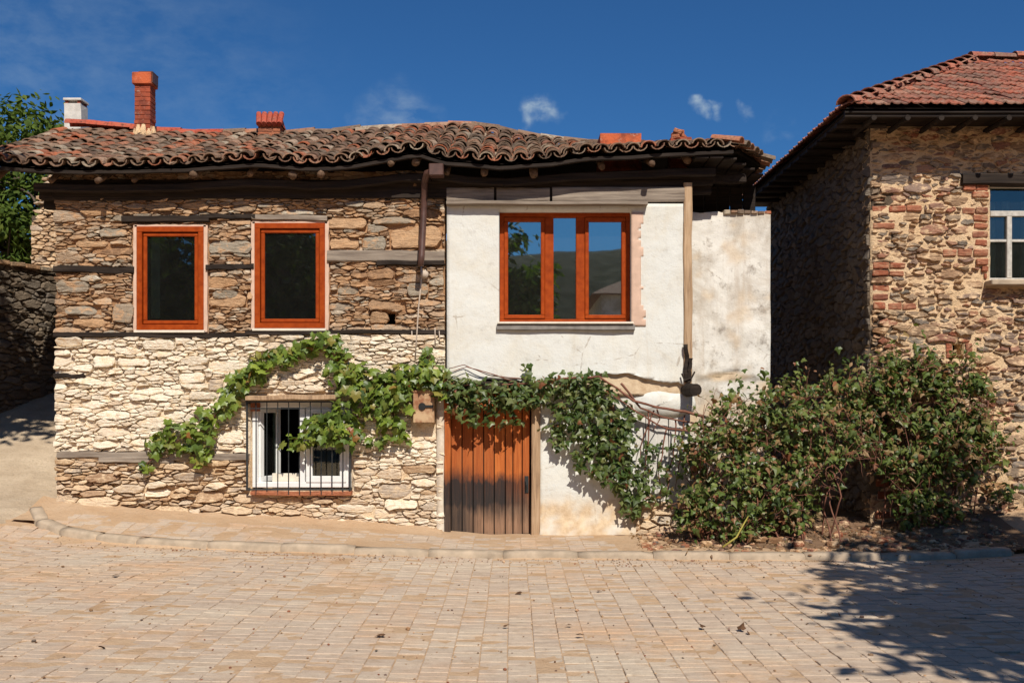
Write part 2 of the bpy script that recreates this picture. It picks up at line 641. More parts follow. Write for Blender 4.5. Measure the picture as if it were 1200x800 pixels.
def m_paver():
    k = NT('paver_concrete')
    t = k.math('FRACT', k.math('ADD', k.attr('tint'), k.orand()))
    c = k.ramp(t, [(0, (.46, .355, .27)), (.25, (.525, .41, .312)), (.5, (.475, .37, .285)), (.75, (.56, .445, .335)), (1, (.42, .325, .25))])
    n1 = k.noise(.75, 7, .66, None, .4)
    c = k.mix(k.rng(n1, .50, .66, 0, .8), c, (.58, .355, .20))      # soil blown over the paving
    n6 = k.noise(2.6, 7, .7, None, .8)
    c = k.mix(k.rng(n6, .56, .66, 0, .45), c, (.40, .27, .175))
    n0 = k.noise(.5, 6, .6, k.mapv((1, 1.6, 1), None, (7, 3, 0)))
    c = k.mix(k.rng(n0, .5, .68, 0, .5), c, (.60, .515, .395))
    n2 = k.noise(11, 7, .7)
    c = k.mix(k.rng(n2, .50, .68, 0, .55), c, (.34, .25, .175))
    n3 = k.noise(75, 5, .75)
    c = k.mix(k.rng(n3, .48, .72, 0, .55), c, (.27, .20, .145))
    n4 = k.noise(34, 6, .75, k.mapv((.5, 1, 1)))
    c = k.mix(k.rng(n4, .50, .70, 0, .45), c, (.62, .52, .40))
    b = k.bump(n3, .6, .008, k.bump(n2, .5, .014))
    return k.bsdf(c, .9, b, .15)


MT['paver'] = m_paver()


def m_soil(name, a, b_, c_):
    k = NT(name)
    n1 = k.noise(1.4, 8, .68)
    c = k.mix(k.rng(n1, .38, .64), a, b_)
    n2 = k.noise(30, 7, .72)
    c = k.mix(k.rng(n2, .5, .75, 0, .7), c, c_)
    b = k.bump(n2, .7, .02, k.bump(k.noise(7, 6, .6), .6, .05))
    return k.bsdf(c, .97, b, .08)


MT['soil'] = m_soil('dusty_soil', (.53, .375, .243), (.465, .305, .18), (.355, .235, .148))
MT['soil_dark'] = m_soil('garden_soil', (.25, .155, .095), (.17, .105, .065), (.09, .06, .04))
MT['alley'] = m_soil('alley_surface', (.54, .43, .31), (.40, .305, .21), (.27, .20, .14))
MT['kerb'] = m_plain('kerb_concrete', (.49, .385, .28), .92, .12, var=.4, ns=5, bump=.7)


def m_door():
    k = NT('door_planks')
    v = k.mapv((16, 16, .8))
    n1 = k.noise(2.2, 8, .66, v, .3)
    z = k.sep()[2]
    c = k.ramp(n1, [(.25, (.24, .055, .012)), (.5, (.47, .125, .026)), (.78, (.64, .23, .06))])
    c = k.mix(k.math('MULTIPLY', k.math('FRACT', k.math('ADD', k.orand(), .1)), .5), c, (.23, .055, .018))
    nb = k.noise(6, 5, .6, k.mapv((2.5, 1, .7)))
    zz = k.math('ADD', z, k.math('MULTIPLY', k.math('SUBTRACT', nb, .5), .30))
    bare = k.ramp(n1, [(.25, (.12, .07, .045)), (.5, (.27, .155, .095)), (.8, (.40, .25, .16))])
    c = k.mix(k.rng(zz, .30, .60, 1, 0), c, bare)
    soot_b = k.math('MULTIPLY', k.rng(zz, .12, .38), k.rng(zz, .66, .80, 1, 0))
    x = k.sep()[0]
    soot = k.math('MULTIPLY', soot_b, k.rng(x, -.15, .45, 1.1, .5))
    soot2 = k.math('MULTIPLY', k.rng(zz, .0, .4, 1, 1), k.rng(x, -.62, -.38, .9, 0))
    soot2 = k.math('MULTIPLY', soot2, k.rng(zz, .70, .9, 1, 0))
    soot = k.math('MULTIPLY', k.math('MAXIMUM', soot, soot2), k.rng(n1, .2, .7, 1.1, .75))
    soot = k.math('MINIMUM', soot, .97)
    c = k.mix(soot, c, (.022, .02, .02))
    return k.bsdf(c, .75, k.bump(n1, .7, .012), .25)


MT['door'] = m_door()


def m_box():
    k = NT('meter_box_rusty')
    n = k.noise(7, 6, .65)
    c = k.mix(k.rng(n, .42, .62), (.52, .36, .21), (.28, .12, .06))
    return k.bsdf(c, .7, k.bump(n, .3, .01), .3, .1)


MT['metal_box'] = m_box()


def m_leaf(name, stops, spec=.5):
    k = NT(name)
    t = k.math('FRACT', k.math('ADD', k.attr('tint'), k.orand()))
    c = k.ramp(t, stops)
    n = k.noise(4, 4, .6)
    c = k.mix(k.rng(n, .35, .7, 0, .5), c, k.mix(1, c, (.6, .66, .55), 'MULTIPLY'))
    return k.bsdf(c, .42 if spec > .3 else .7, None, spec, 0.0, (k.mix(1, c, (1.5, 1.7, .8), 'MULTIPLY'), .25))


G1, G2, G3 = (.09, .15, .024), (.13, .19, .035), (.05, .09, .017)
MT['leaf_grape'] = m_leaf('leaf_grape', [(0, G1), (.2, (.22, .29, .04)), (.45, G3), (.65, (.27, .33, .05)), (.8, G1), (.95, (.28, .24, .055)), (1, (.30, .10, .035))])
MT['leaf_door'] = m_leaf('leaf_door_vine', [(0, (.065, .10, .022)), (.2, G3), (.42, (.14, .18, .045)), (.6, (.05, .08, .02)), (.8, (.20, .215, .07)), (.93, (.085, .12, .03)), (.97, (.28, .11, .045)), (1, (.20, .065, .03))])
MT['leaf_bush'] = m_leaf('leaf_bush', [(0, (.055, .09, .02)), (.2, (.13, .18, .038)), (.36, (.035, .06, .015)), (.52, (.21, .245, .065)), (.68, (.06, .095, .022)), (.80, (.15, .175, .05)), (.89, (.32, .20, .09)), (.95, (.25, .08, .04)), (1, (.38, .28, .15))], .32)
MT['leaf_dry'] = m_leaf('leaf_dry', [(0, (.40, .28, .16)), (.3, (.30, .15, .08)), (.6, (.48, .36, .22)), (.8, (.26, .09, .05)), (1, (.36, .25, .14))], .15)
MT['leaf_tree'] = m_leaf('leaf_tree', [(0, (.07, .11, .02)), (.4, (.11, .16, .028)), (.7, (.05, .085, .018)), (1, (.14, .17, .03))], .12)

# ------------------------------------------------------------------ terrain


def sm(x, a, b):
    t = clamp((x - a) / (b - a))
    return t * t * (3 - 2 * t)


def g(x, y):
    """pavement level of the place"""
    L = max(0.0, -x - .3)
    L = min(L, 12)
    r = min(max(0.0, x - 4.6), 12)
    yy = clamp(y + 1.5, 0, 1.6)
    z = .027 * L + .034 * L * yy + .04 * r + .11 * r * min(yy, 1.5)
    if y > 0.1:
        z += min(y - .1, 5) * (.36 * sm(-x, 5.0, 7.0) + .1 * sm(x, 5, 8))
    return z


KERB = [(-6.05, -.35), (-5.85, -.72), (-5.45, -1.05), (-4.9, -1.28), (-4.2, -1.42), (-3.3, -1.50), (-2.4, -1.54), (-1.5, -1.57), (-.6, -1.60), (.3, -1.63), (1.2, -1.67), (2.1, -1.72), (3.0, -1.74), (3.9, -1.75), (4.8, -1.73), (5.7, -1.66)]


def kerb_y(x):
    return interp(KERB, x)


def road_z(x, y):
    return g(x, y) - .065 * (1 - sm(-x, 5.3, 6.6))


# one sheet out to the horizon
def axis_pts(fine0, fine1, step, far):
    a = []
    v = fine0
    while v < fine1 + 1e-6:
        a.append(v)
        v += step
    s = step
    lo, hi = [fine0], [fine1]
    while hi[-1] < far:
        s *= 1.5
        hi.append(hi[-1] + s)
        lo.append(lo[-1] - s)
    return lo[:0:-1] + a + hi[1:]


gx = axis_pts(-11, 9, .25, 900)
gy = axis_pts(-10, 5, .25, 900)
mb = MB()
vs, fs = [], []
for y in gy:
    for x in gx:
        inside = -5.8 < x < 5.5 and y > kerb_y(x) + .05
        zz = road_z(x, y) - .035
        if inside:
            zz = g(x, y) - .10
        zz += .018 * fbm(x * 1.7, y * 1.7) * (1 if abs(x) < 12 and abs(y) < 12 else 0)
        vs.append((x, y, zz))
nx = len(gx)
for j in range(len(gy) - 1):
    for i in range(nx - 1):
        fs.append((j * nx + i, j * nx + i + 1, (j + 1) * nx + i + 1, (j + 1) * nx + i))
mb.add(vs, fs)
ground = mb.build('ground', MT['soil'], None, True)
ground['kind'] = 'structure'
ground['label'] = 'dusty tan soil under and beside the paving'

# alley surface climbing past the left corner of the house
mb = MB()
vs, fs = [], []
ax_ = [-10.5 + .12 * i for i in range(42)]
ay_ = [-1.2 + .12 * i for i in range(80)]
for y in ay_:
    for x in ax_:
        z = g(x, y) + .035 * fbm(x * 2.2, y * 5) + .02 * nz(x * 1.2, y * 9) + .012 * nz(x * 7, y * 11)
        e = sm(x, -6.4, -5.75) * sm(-y, -.6, .4)
        vs.append((x, y, z - .008 - .10 * e - .05 * sm(-y, .5, 1.2)))
n_ = len(ax_)
for j in range(len(ay_) - 1):
    for i in range(n_ - 1):
        fs.append((j * n_ + i, j * n_ + i + 1, (j + 1) * n_ + i + 1, (j + 1) * n_ + i))
mb.add(vs, fs)
o = mb.build('alley_path', MT['alley'], None, True)
o['kind'] = 'structure'

# hills beyond the street behind the camera, seen only as reflections
mb = MB()
vs, fs = [], []
NA = 90
for j in range(9):
    for i in range(NA + 1):
        a = lerp(PI * 1.02, PI * 1.98, i / NA)
        r = 150 + 22 * j
        h = (46 + 16 * fbm(a * 3.1, 2) + 5 * fbm(a * 14, j)) * math.sin(PI * j / 12 + .02)
        vs.append((r * math.cos(a), r * math.sin(a), max(-2, h - 2)))
for j in range(8):
    for i in range(NA):
        q = j * (NA + 1) + i
        fs.append((q, q + 1, q + NA + 2, q + NA + 1))
mb.add(vs, fs)
o = mb.build('hills', MT['hill'], None, True)
o['kind'] = 'structure'

# ------------------------------------------------------------------ paving
def paver_mesh(name, w, d, h, b):
    mb = MB()
    # top with chamfer, sides, no underside
    x, y = w / 2, d / 2
    v = [(-x + b, -y + b, 0), (x - b, -y + b, 0), (x - b, y - b, 0), (-x + b, y - b, 0),
         (-x, -y, -b), (x, -y, -b), (x, y, -b), (-x, y, -b),
         (-x, -y, -h), (x, -y, -h), (x, y, -h), (-x, y, -h)]
    f = [(0, 1, 2, 3)]
    for k in range(4):
        q = (k + 1) % 4
        f += [(4 + k, 4 + q, q, k), (8 + k, 8 + q, 4 + q, 4 + k)]
    mb.add([Vector(p) for p in v], f)
    return mb


def emit(items, proto_mb, mesh, name, stuff_name, mat, parent, limit=300, smooth=False):
    """items: (matrix, priority); nearest `limit` as objects sharing a mesh, rest joined"""
    items = sorted(items, key=lambda t: t[1])
    for M, p in items[:limit]:
        inst(name, mesh, M, parent)
    rest = items[limit:]
    if rest:
        mb = MB()
        for M, p in rest:
            mb.add([M @ Vector(v) for v in proto_mb.v], proto_mb.f, R.random())
        mb.build(stuff_name, mat, parent, smooth, kind='stuff')


def norm_at(fn, x, y, e=.1):
    return Vector((-(fn(x + e, y) - fn(x - e, y)) / (2 * e), -(fn(x, y + e) - fn(x, y - e)) / (2 * e), 1)).normalized()


def on_ground(fn, x, y, dz, rz, jit):
    n = norm_at(fn, x, y)
    n = (n + Vector((R.gauss(0, jit), R.gauss(0, jit), 0))).normalized()
    q = Vector((0, 0, 1)).rotation_difference(n).to_matrix().to_4x4()
    return Matrix.Translation((x, y, fn(x, y) + dz)) @ q @ Matrix.Rotation(rz, 4, 'Z')


mb = MB()
PW, PD = .19, .100
pm = paver_mesh('paver', PW - .005, PD - .004, .06, .004)
pme = pm.mesh('paver', MT['paver'])
road = MB()
# the road: bedding sheet that carries the pavers
vs, fs = [], []
rx = [-8.6 + .07 * i for i in range(250)]
ry = [-8.4 + .07 * i for i in range(122)]
for y in ry:
    for x in rx:
        vs.append((x, min(y, kerb_y(x) + .02 if x > -5.6 else y), road_z(x, min(y, kerb_y(x) + .02 if x > -5.6 else y)) - .0045 + .007 * fbm(x * 1.9, y * 2.8, 21) + .006 * nz(x * 9, y * 9, 4)))
for j in range(len(ry) - 1):
    for i in range(len(rx) - 1):
        if rx[i] < -5.7 and ry[j] > -1.2:
            continue
        if ry[j] > kerb_y(rx[i]) + .08:
            continue
        fs.append((j * len(rx) + i, j * len(rx) + i + 1, (j + 1) * len(rx) + i + 1, (j + 1) * len(rx) + i))
road.add(vs, fs)
road_o = road.build('road', MT['soil'], None, True)
road_o['kind'] = 'structure'
road_o['label'] = 'sandy joints and bedding of the paved street'
items = []
camp = Vector(cam.location)
ncol = int(16 / PW)
for i in range(ncol):
    x = -8.2 + (i + .5) * PW
    off = (PD / 2 if i % 2 else 0)
    y = -8.3 + off
    while y < 0:
        lim = kerb_y(x) - .09 if x > -5.75 else (-.95 + .12 * nz(x * 2))
        D = y + 13
        vis = abs(x) < D * .56 + .4 and D > 5.2
        if y + PD / 2 < lim and vis:
            xx = x + .012 * nz(y * .8, x * .15)
            lowspot = .010 * fbm(x * .9, y * .9)
            dz = lowspot + R.gauss(0, .0030) - (.007 if R.random() < .03 else 0)
            items.append((on_ground(road_z, xx, y, dz, R.gauss(0, .012), .014), D + abs(x) * .2))
        y += PD
emit(items, pm, pme, 'paver', 'far_pavers', MT['paver'], road_o, 300)

# pavement in front of the house
pv = MB()
vs, fs = [], []
sx = [-5.7 + .15 * i for i in range(76)]
for i, x in enumerate(sx):
    y0 = kerb_y(x) + .13
    for j in range(9):
        y = lerp(y0, .05, j / 8)
        vs.append((x, y, g(x, y) - .013 + .022 * fbm(x * 2, y * 2)))
for i in range(len(sx) - 1):
    for j in range(8):
        fs.append((i * 9 + j, (i + 1) * 9 + j, (i + 1) * 9 + j + 1, i * 9 + j + 1))
pv.add(vs, fs)
pave_o = pv.build('pavement', MT['soil'], None, True)
pave_o['kind'] = 'structure'
items = []
i = 0
x = -5.5
while x < 1.25:
    y = kerb_y(x) + .13 + PD / 2 + (.04 if i % 2 else .0)
    wall_lim = -.42 - .12 * nz(x * 1.4) if x < -.9 else -.12
    while y + PD / 2 < wall_lim:
        if not (y > -.45 and R.random() < .3):
            items.append((on_ground(g, x + R.gauss(0, .003), y, -.012 + .02 * fbm(x * 1.3, y * 1.3) + R.gauss(0, .003), R.gauss(0, .015), .012), y))
        y += PD
    x += PW
    i += 1
emit(items, pm, pme, 'paver', 'dusty_pavers', MT['paver'], pave_o, 300)

# kerb of separate concrete blocks
kb_root = MB()
vs, fs = [], []
for i, (x, y) in enumerate(KERB):
    for (dy, dz) in ((-.04, -.16), (-.04, -.03), (.12, -.03), (.12, -.16)):
        vs.append((x, y + dy, g(x, y) + dz))
for i in range(len(KERB) - 1):
    for k in range(4):
        fs.append((i * 4 + k, i * 4 + (k + 1) % 4, (i + 1) * 4 + (k + 1) % 4, (i + 1) * 4 + k))
kb_root.add(vs, fs)
kerb_o = kb_root.build('kerb', MT['soil'], None)
kerb_o['kind'] = 'structure'
# walk along the line in block steps
path = []
for (a, b) in zip(KERB, KERB[1:]):
    n = max(2, int(math.hypot(b[0] - a[0], b[1] - a[1]) / .05))
    for t in range(n):
        path.append((lerp(a[0], b[0], t / n), lerp(a[1], b[1], t / n)))
i = 0
while i < len(path) - 4:
    x = path[i][0]
    ln = 10 if x < -4.4 else 17
    j = min(len(path) - 1, i + ln)
    p0, p1 = Vector((*path[i], 0)), Vector((*path[j], 0))
    d = (p1 - p0)
    le = d.length - .005
    c = (p0 + p1) / 2
    ang = math.atan2(d.y, d.x)
    slope = math.atan2(g(*path[j]) - g(*path[i]), d.length)
    kb = MB()
    # rounded nose profile swept along the block
    prof = [(-.075, -.20), (-.075, -.03), (-.055, -.008), (-.025, .0), (.065, .003), (.075, -.01), (.075, -.20)]
    vs, fs = [], []
    sd = i * .37
    NS = 6
    for s in range(NS + 1):
        lx = lerp(-le / 2, le / 2, s / NS)
        for (py, pz) in prof:
            e = (.006 if 0 < s < NS else .012)
            vs.append(Vector((lx, py + e * nz(lx * 9 + sd, py * 30), pz + e * nz(lx * 8, pz * 20, sd) - (.008 if s in (0, NS) and pz > -.05 else 0))))
    P = len(prof)
    for s in range(NS):
        for k in range(P - 1):
            fs.append((s * P + k, s * P + k + 1, (s + 1) * P + k + 1, (s + 1) * P + k))
    fs.append(tuple(range(P))[::-1])
    fs.append(tuple(NS * P + k for k in range(P)))
    M = Matrix.Translation((c.x, c.y, g(c.x, c.y) + .012 + R.gauss(0, .005))) @ Matrix.Rotation(ang + R.gauss(0, .006), 4, 'Z') @ Matrix.Rotation(-slope, 4, 'Y')
    kb.add([M @ v for v in vs], fs, R.random())
    kb.build('kerb_stone', MT['kerb'], kerb_o, True, center=True)
    i = j

# soil drifted along the foot of the wall and the gutter
def drift(name, pts, mat, seed):
    """pts: (x, y_wall, y_out, z_top) cross-sections; soil heap from the wall outwards"""
    mb = MB()
    vs, fs = [], []
    K = 7
    for i, (x, yw, yo, zt) in enumerate(pts):
        zo = g(x, yo) - .025 - (.1 if yo < kerb_y(x) - .02 and x > -5.7 else 0)
        for k in range(K):
            t = k / (K - 1)
            y = lerp(yw, yo, t)
            prof = (1 - t) ** 1.5
            z = zo + (zt - zo) * prof + .018 * fbm(x * 5, y * 5, seed) * (1 if 0 < k < K - 1 else .3)
            vs.append((x + .01 * nz(x * 9, y * 9), y, z))
    for i in range(len(pts) - 1):
        for k in range(K - 1):
            fs.append((i * K + k, (i + 1) * K + k, (i + 1) * K + k + 1, i * K + k + 1))
    mb.add(vs, fs)
    o = mb.build(name, mat, None, True)
    o['kind'] = 'structure'
    return o


pts = []
x = -6.15
while x < -.84:
    base = interp([(-6.2, .47), (-5.5, .42), (-4.5, .33), (-3.3, .27), (-2, .2), (-1, .10), (-.8, .05)], x)
    pts.append((x, .06, -.42 - .14 * fbm(x * 1.6, 4) - .38 * sm(-x, 5.0, 5.8), base + .04 * nz(x * 3)))
    x += .07
drift('soil_apron', pts, MT['soil'], 1)
pts = []
x = 1.2
while x < 6.2:
    pts.append((x, .35, lerp(-.25, kerb_y(x) + .06, sm(x, 1.2, 2.3)), .02 + .16 * sm(x, 1.5, 3.5) + .25 * sm(x, 4.6, 6) + .05 * fbm(x * 2, 9)))
    x += .1
drift('planting_bed', pts, MT['soil_dark'], 2)
pts = []
x = 1.7
while x < 4.2:
    t = (x - 1.7) / 2.5
    wv = math.sin(PI * t) ** .7 * (.32 + .12 * nz(x * 3))
    pts.append((x, kerb_y(x) - .06, kerb_y(x) - .08 - wv, -.06 + .0 * x))
    x += .08
drift('gutter_soil', pts, MT['soil'], 3)

for (xa, xb, amp, sd) in ((-5.3, -3.0, .16, 5), (-3.2, -.9, .13, 6), (-.4, 1.9, .17, 7)):
    pts = []
    x = xa
    while x < xb:
        t = (x - xa) / (xb - xa)
        wv = max(.03, math.sin(PI * t) ** .6 * amp * (1 + 1.1 * fbm(x * 3, sd)))
        pts.append((x, kerb_y(x) - .055, kerb_y(x) - .07 - wv, g(x, kerb_y(x)) - .045 + .012 * nz(x * 4, sd)))
        x += .05
    drift('gutter_dust', pts, MT['soil'], sd)
# grit and pebbles lying on the street
rg = random.Random(17)
mb = MB()
for k in range(1500):
    D = rg.uniform(5.4, 11.8)
    x = rg.uniform(-.54, .54) * D
    y = D - 13
    if x > -5.6 and y > kerb_y(x) - .1:
        continue
    if rg.random() < .5:
        y = kerb_y(x) - .1 - abs(rg.gauss(0, .25)) if x > -5.5 else y
    r = rg.uniform(.003, .009) * (1 if rg.random() < .95 else 2)
    box(mb, -r, r, -r * .8, r * .8, -r * .5, r * .6, r * .3, rg.random(), 0, Matrix.Translation((x, y, road_z(x, y) + .010 * fbm(x * .9, y * .9) + r * .4)) @ Matrix.Rotation(rg.uniform(0, 6), 4, 'Z') @ Matrix.Rotation(rg.gauss(0, .4), 4, 'X'))
o = mb.build('street_grit', MT['stone_right'])
o['kind'] = 'stuff'
o['label'] = 'loose grit and pebbles on the street paving'

# ------------------------------------------------------------------ masonry
def clip(poly, nx_, ny_, c):
    """keep nx*x + ny*y <= c"""
    out = []
    n = len(poly)
    for i in range(n):
        a, b = poly[i], poly[(i + 1) % n]
        da, db = nx_ * a[0] + ny_ * a[1] - c, nx_ * b[0] + ny_ * b[1] - c
        if da <= 0:
            out.append(a)
        if (da < 0 < db) or (db < 0 < da):
            t = da / (da - db)
            out.append((a[0] + (b[0] - a[0]) * t, a[1] + (b[1] - a[1]) * t))
    return out


def area(p):
    return .5 * abs(sum(p[i][0] * p[(i + 1) % len(p)][1] - p[(i + 1) % len(p)][0] * p[i][1] for i in range(len(p))))


def rubble(u0, u1, v0, v1, rmin, rmax, ar, holes, rng, power=2.0, sizefn=None):
    """rubble cells: flat stones as power-diagram cells stretched sideways"""
    seeds = []
    A = (u1 - u0) / ar * (v1 - v0)
    tries = int(A / (rmin * rmin) * 5)
    cell = rmax * 2
    grid = {}
    for phase in range(2):
        for _ in range(tries // 2):
            s, v = rng.uniform(u0 / ar, u1 / ar), rng.uniform(v0, v1)
            k = 1.0 if sizefn is None else sizefn(s * ar, v)
            r = rmin + (rmax - rmin) * rng.random() ** power if phase == 0 else rmin * rng.uniform(.8, 1.3)
            r *= k
            gi, gj = int(s // cell), int(v // cell)
            ok = True
            for i in range(gi - 1, gi + 2):
                for j in range(gj - 1, gj + 2):
                    for (s2, v2, r2) in grid.get((i, j), ()):
                        if (s - s2) ** 2 + (v - v2) ** 2 < ((r + r2) * .82) ** 2:
                            ok = False
                            break
                    if not ok:
                        break
                if not ok:
                    break
            if ok:
                grid.setdefault((gi, gj), []).append((s, v, r))
                seeds.append((s, v, r))
    out = []
    for (s, v, r) in seeds:
        poly = [(max(u0 / ar, s - cell), max(v0, v - cell)), (min(u1 / ar, s + cell), max(v0, v - cell)), (min(u1 / ar, s + cell), min(v1, v + cell)), (max(u0 / ar, s - cell), min(v1, v + cell))]
        gi, gj = int(s // cell), int(v // cell)
        for i in range(gi - 2, gi + 3):
            for j in range(gj - 2, gj + 3):
                for (s2, v2, r2) in grid.get((i, j), ()):
                    if s2 == s and v2 == v:
                        continue
                    dx, dy = s2 - s, v2 - v
                    c = (s2 * s2 + v2 * v2 - s * s - v * v + r * r - r2 * r2) / 2
                    poly = clip(poly, dx, dy, c)
                    if len(poly) < 3:
                        break
                if len(poly) < 3:
                    break
            if len(poly) < 3:
                break
        if len(poly) < 3:
            continue
        poly = [(a * ar, b) for a, b in poly]
        bad = False
        for (a0, a1, b0, b1) in holes:
            pu0, pu1 = min(p[0] for p in poly), max(p[0] for p in poly)
            pv0, pv1 = min(p[1] for p in poly), max(p[1] for p in poly)
            if pu1 <= a0 or pu0 >= a1 or pv1 <= b0 or pv0 >= b1:
                continue
            best = max((clip(poly, 1, 0, a0), clip(poly, -1, 0, -a1), clip(poly, 0, 1, b0), clip(poly, 0, -1, -b1)), key=lambda q: area(q) if len(q) > 2 else 0)
            if len(best) < 3:
                bad = True
                break
            poly = best
        if bad or area(poly) < .0008:
            continue
        out.append(poly)
    return out


def inset(poly, gap):
    cx = sum(p[0] for p in poly) / len(poly)
    cy = sum(p[1] for p in poly) / len(poly)
    res = list(poly)
    n = len(poly)
    for i in range(n):
        a, b = poly[i], poly[(i + 1) % n]
        ex, ey = b[0] - a[0], b[1] - a[1]
        l = math.hypot(ex, ey)
        if l < 1e-6:
            continue
        nx_, ny_ = ey / l, -ex / l
        if nx_ * (cx - a[0]) + ny_ * (cy - a[1]) > 0:
            nx_, ny_ = -nx_, -ny_
        res = clip(res, nx_, ny_, nx_ * a[0] + ny_ * a[1] - gap)
        if len(res) < 3:
            return []
    return res


def ring(poly, maxseg, jit, rng, cut=.08):
    """cut the corners, add points on long edges, roughen"""
    out = []
    n = len(poly)
    for i in range(n):
        p, a, b = poly[i], poly[i - 1], poly[(i + 1) % n]
        la, lb = math.hypot(a[0] - p[0], a[1] - p[1]), math.hypot(b[0] - p[0], b[1] - p[1])
        ca, cb = min(cut, .035 / max(la, 1e-6)), min(cut, .035 / max(lb, 1e-6))
        out.append((p[0] + (a[0] - p[0]) * ca, p[1] + (a[1] - p[1]) * ca))
        out.append((p[0] + (b[0] - p[0]) * cb, p[1] + (b[1] - p[1]) * cb))
    res = []
    n = len(out)
    for i in range(n):
        a, b = out[i], out[(i + 1) % n]
        l = math.hypot(b[0] - a[0], b[1] - a[1])
        if l < .008:
            continue
        res.append(a)
        k = int(l / maxseg)
        for q in range(1, k + 1):
            t = q / (k + 1)
            res.append((a[0] + (b[0] - a[0]) * t, a[1] + (b[1] - a[1]) * t))
    return [(p[0] + rng.gauss(0, jit), p[1] + rng.gauss(0, jit)) for p in res]


def stone_piece(poly, T, proud, rng, gap=.007, jit=.004, tintfn=None, limefn=None, back=-.03, wave=.02, slack=.0):
    q = inset(poly, gap)
    if len(q) < 3:
        return None
    ar_ = area(q)
    if ar_ < .0004:
        return None
    q = ring(q, .075, min(jit, .09 * math.sqrt(ar_)), rng)
    if len(q) < 4:
        return None
    q = [(u + wave * nz(u * 5.5, v * 7, 3.3), v + wave * .8 * nz(u * 4.2, v * 6, 8.1)) for (u, v) in q]
    cx, cy = sum(p[0] for p in q) / len(q), sum(p[1] for p in q) / len(q)
    pr = proud * rng.uniform(.15, 1.35) + slack
    tu, tv = rng.gauss(0, .12), rng.gauss(-.12, .22)
    n = len(q)
    vs, fs = [], []
    rows = [(1.0, back, 0), (.99, pr - .008, 1), (.84, pr + .002, 1)]
    for (s, w, tl) in rows:
        for (u, v) in q:
            du, dv = (u - cx) * s, (v - cy) * s
            ww = w + ((tu * du + tv * dv) + rng.gauss(0, .0035) if tl else 0)
            vs.append(T(cx + du, cy + dv, ww))
    vs.append(T(cx, cy, pr + rng.gauss(.004, .004)))
    for r_ in range(2):
        for k in range(n):
            k2 = (k + 1) % n
            fs.append((r_ * n + k, r_ * n + k2, (r_ + 1) * n + k2, (r_ + 1) * n + k))
    for k in range(n):
        fs.append((2 * n + k, 2 * n + (k + 1) % n, 3 * n))
    tint = rng.random() if tintfn is None else tintfn(cx, cy, ar_)
    lime = 0.0 if limefn is None else limefn(cx, cy)
    return (vs, fs, tint, lime, ar_, (cx, cy))


def lay(pieces, name, stuff_name, mat, parent, limit=300, prio=None):
    pieces = [p for p in pieces if p]
    pieces.sort(key=(lambda p: -p[4]) if prio is None else prio)
    for p in pieces[:limit]:
        MB().add(p[0], p[1], p[2], p[3]).build(name, mat, parent, center=True)
    if len(pieces) > limit:
        mb = MB()
        for p in pieces[limit:]:
            mb.add(p[0], p[1], p[2], p[3])
        mb.build(stuff_name, mat, parent, kind='stuff')


def wall_grid(u0, u1, v0, v1, holes, T, step=.09, amp=.012, depth=.3, keep=None, limefn=None, seed=0.0, wfn=None, vlow=None, vhigh=None):
    """rough wall face with openings, reveals and returned edges"""
    def axis(a0, a1, cuts):
        n = max(1, int((a1 - a0) / step))
        p = [a0 + (a1 - a0) * i / n for i in range(n + 1)]
        for c in cuts:
            if a0 < c < a1:
                k = min(range(len(p)), key=lambda i: abs(p[i] - c))
                if abs(p[k] - c) < step * .35 and 0 < k < len(p) - 1:
                    p[k] = c
                else:
                    p.append(c)
        return sorted(set(p))
    us = axis(u0, u1, [c for h in holes for c in h[:2]])
    vs_ = axis(v0, v1, [c for h in holes for c in h[2:]])
    mb = MB()
    V, F, Lm, VV = [], [], [], []
    nu = len(us)
    for v in vs_:
        for u in us:
            w = amp * fbm(u * 4 + seed, v * 4, seed) * 2 + amp * .8 * nz(u * 17, v * 17, seed)
            if wfn:
                w += wfn(u, v)
            vv = v
            if vlow:
                vv = max(vv, vlow(u))
            if vhigh:
                vv = min(vv, vhigh(u))
            VV.append(vv)
            V.append(T(u, vv, w))
            Lm.append(0.0 if limefn is None else limefn(u, vv))
    for j in range(len(vs_) - 1):
        for i in range(nu - 1):
            cu, cv = (us[i] + us[i + 1]) / 2, (vs_[j] + vs_[j + 1]) / 2
            if any(h[0] < cu < h[1] and h[2] < cv < h[3] for h in holes):
                continue
            if keep and not keep(cu, cv):
                continue
            q4 = (j * nu + i, j * nu + i + 1, (j + 1) * nu + i + 1, (j + 1) * nu + i)
            if VV[q4[3]] - VV[q4[0]] < 1e-5 and VV[q4[2]] - VV[q4[1]] < 1e-5:
                continue
            F.append(q4)
    # extrude the boundary backwards: reveals and wall ends
    cnt = {}
    for f in F:
        for k in range(4):
            e = (f[k], f[(k + 1) % 4])
            cnt[e] = cnt.get(e, 0) + 1
    bv = {}
    uv = [(us[q % nu], VV[q]) for q in range(nu * len(vs_))]
    extra = []
    for (a, b) in list(cnt):
        if (b, a) in cnt:
            continue
        for q in (a, b):
            if q not in bv:
                bv[q] = len(V) + len(extra)
                extra.append(q)
        F.append((b, a, bv[a], bv[b]))
    for q in extra:
        V.append(T(uv[q][0], uv[q][1], -depth))
        Lm.append(Lm[q])
    mb.add(V, F, 0.0, Lm)
    return mb


# ================================================================== THE MAIN HOUSE
house = thing('village_house', 'two storey stone and white plaster house with sagging tiled roof in the middle', 'house', (-1.3, 0, 0))

WX0, WX1 = X(66), X(521)
W1 = (X(160), X(240), Z(388), Z(265))
W2 = (X(298), X(382), Z(386), Z(261))
W3 = (X(585), X(740), Z(380), Z(247))
W4 = (X(293), X(412), Z(573), Z(470))
HOLE = (X(449), X(463), Z(380), Z(366))


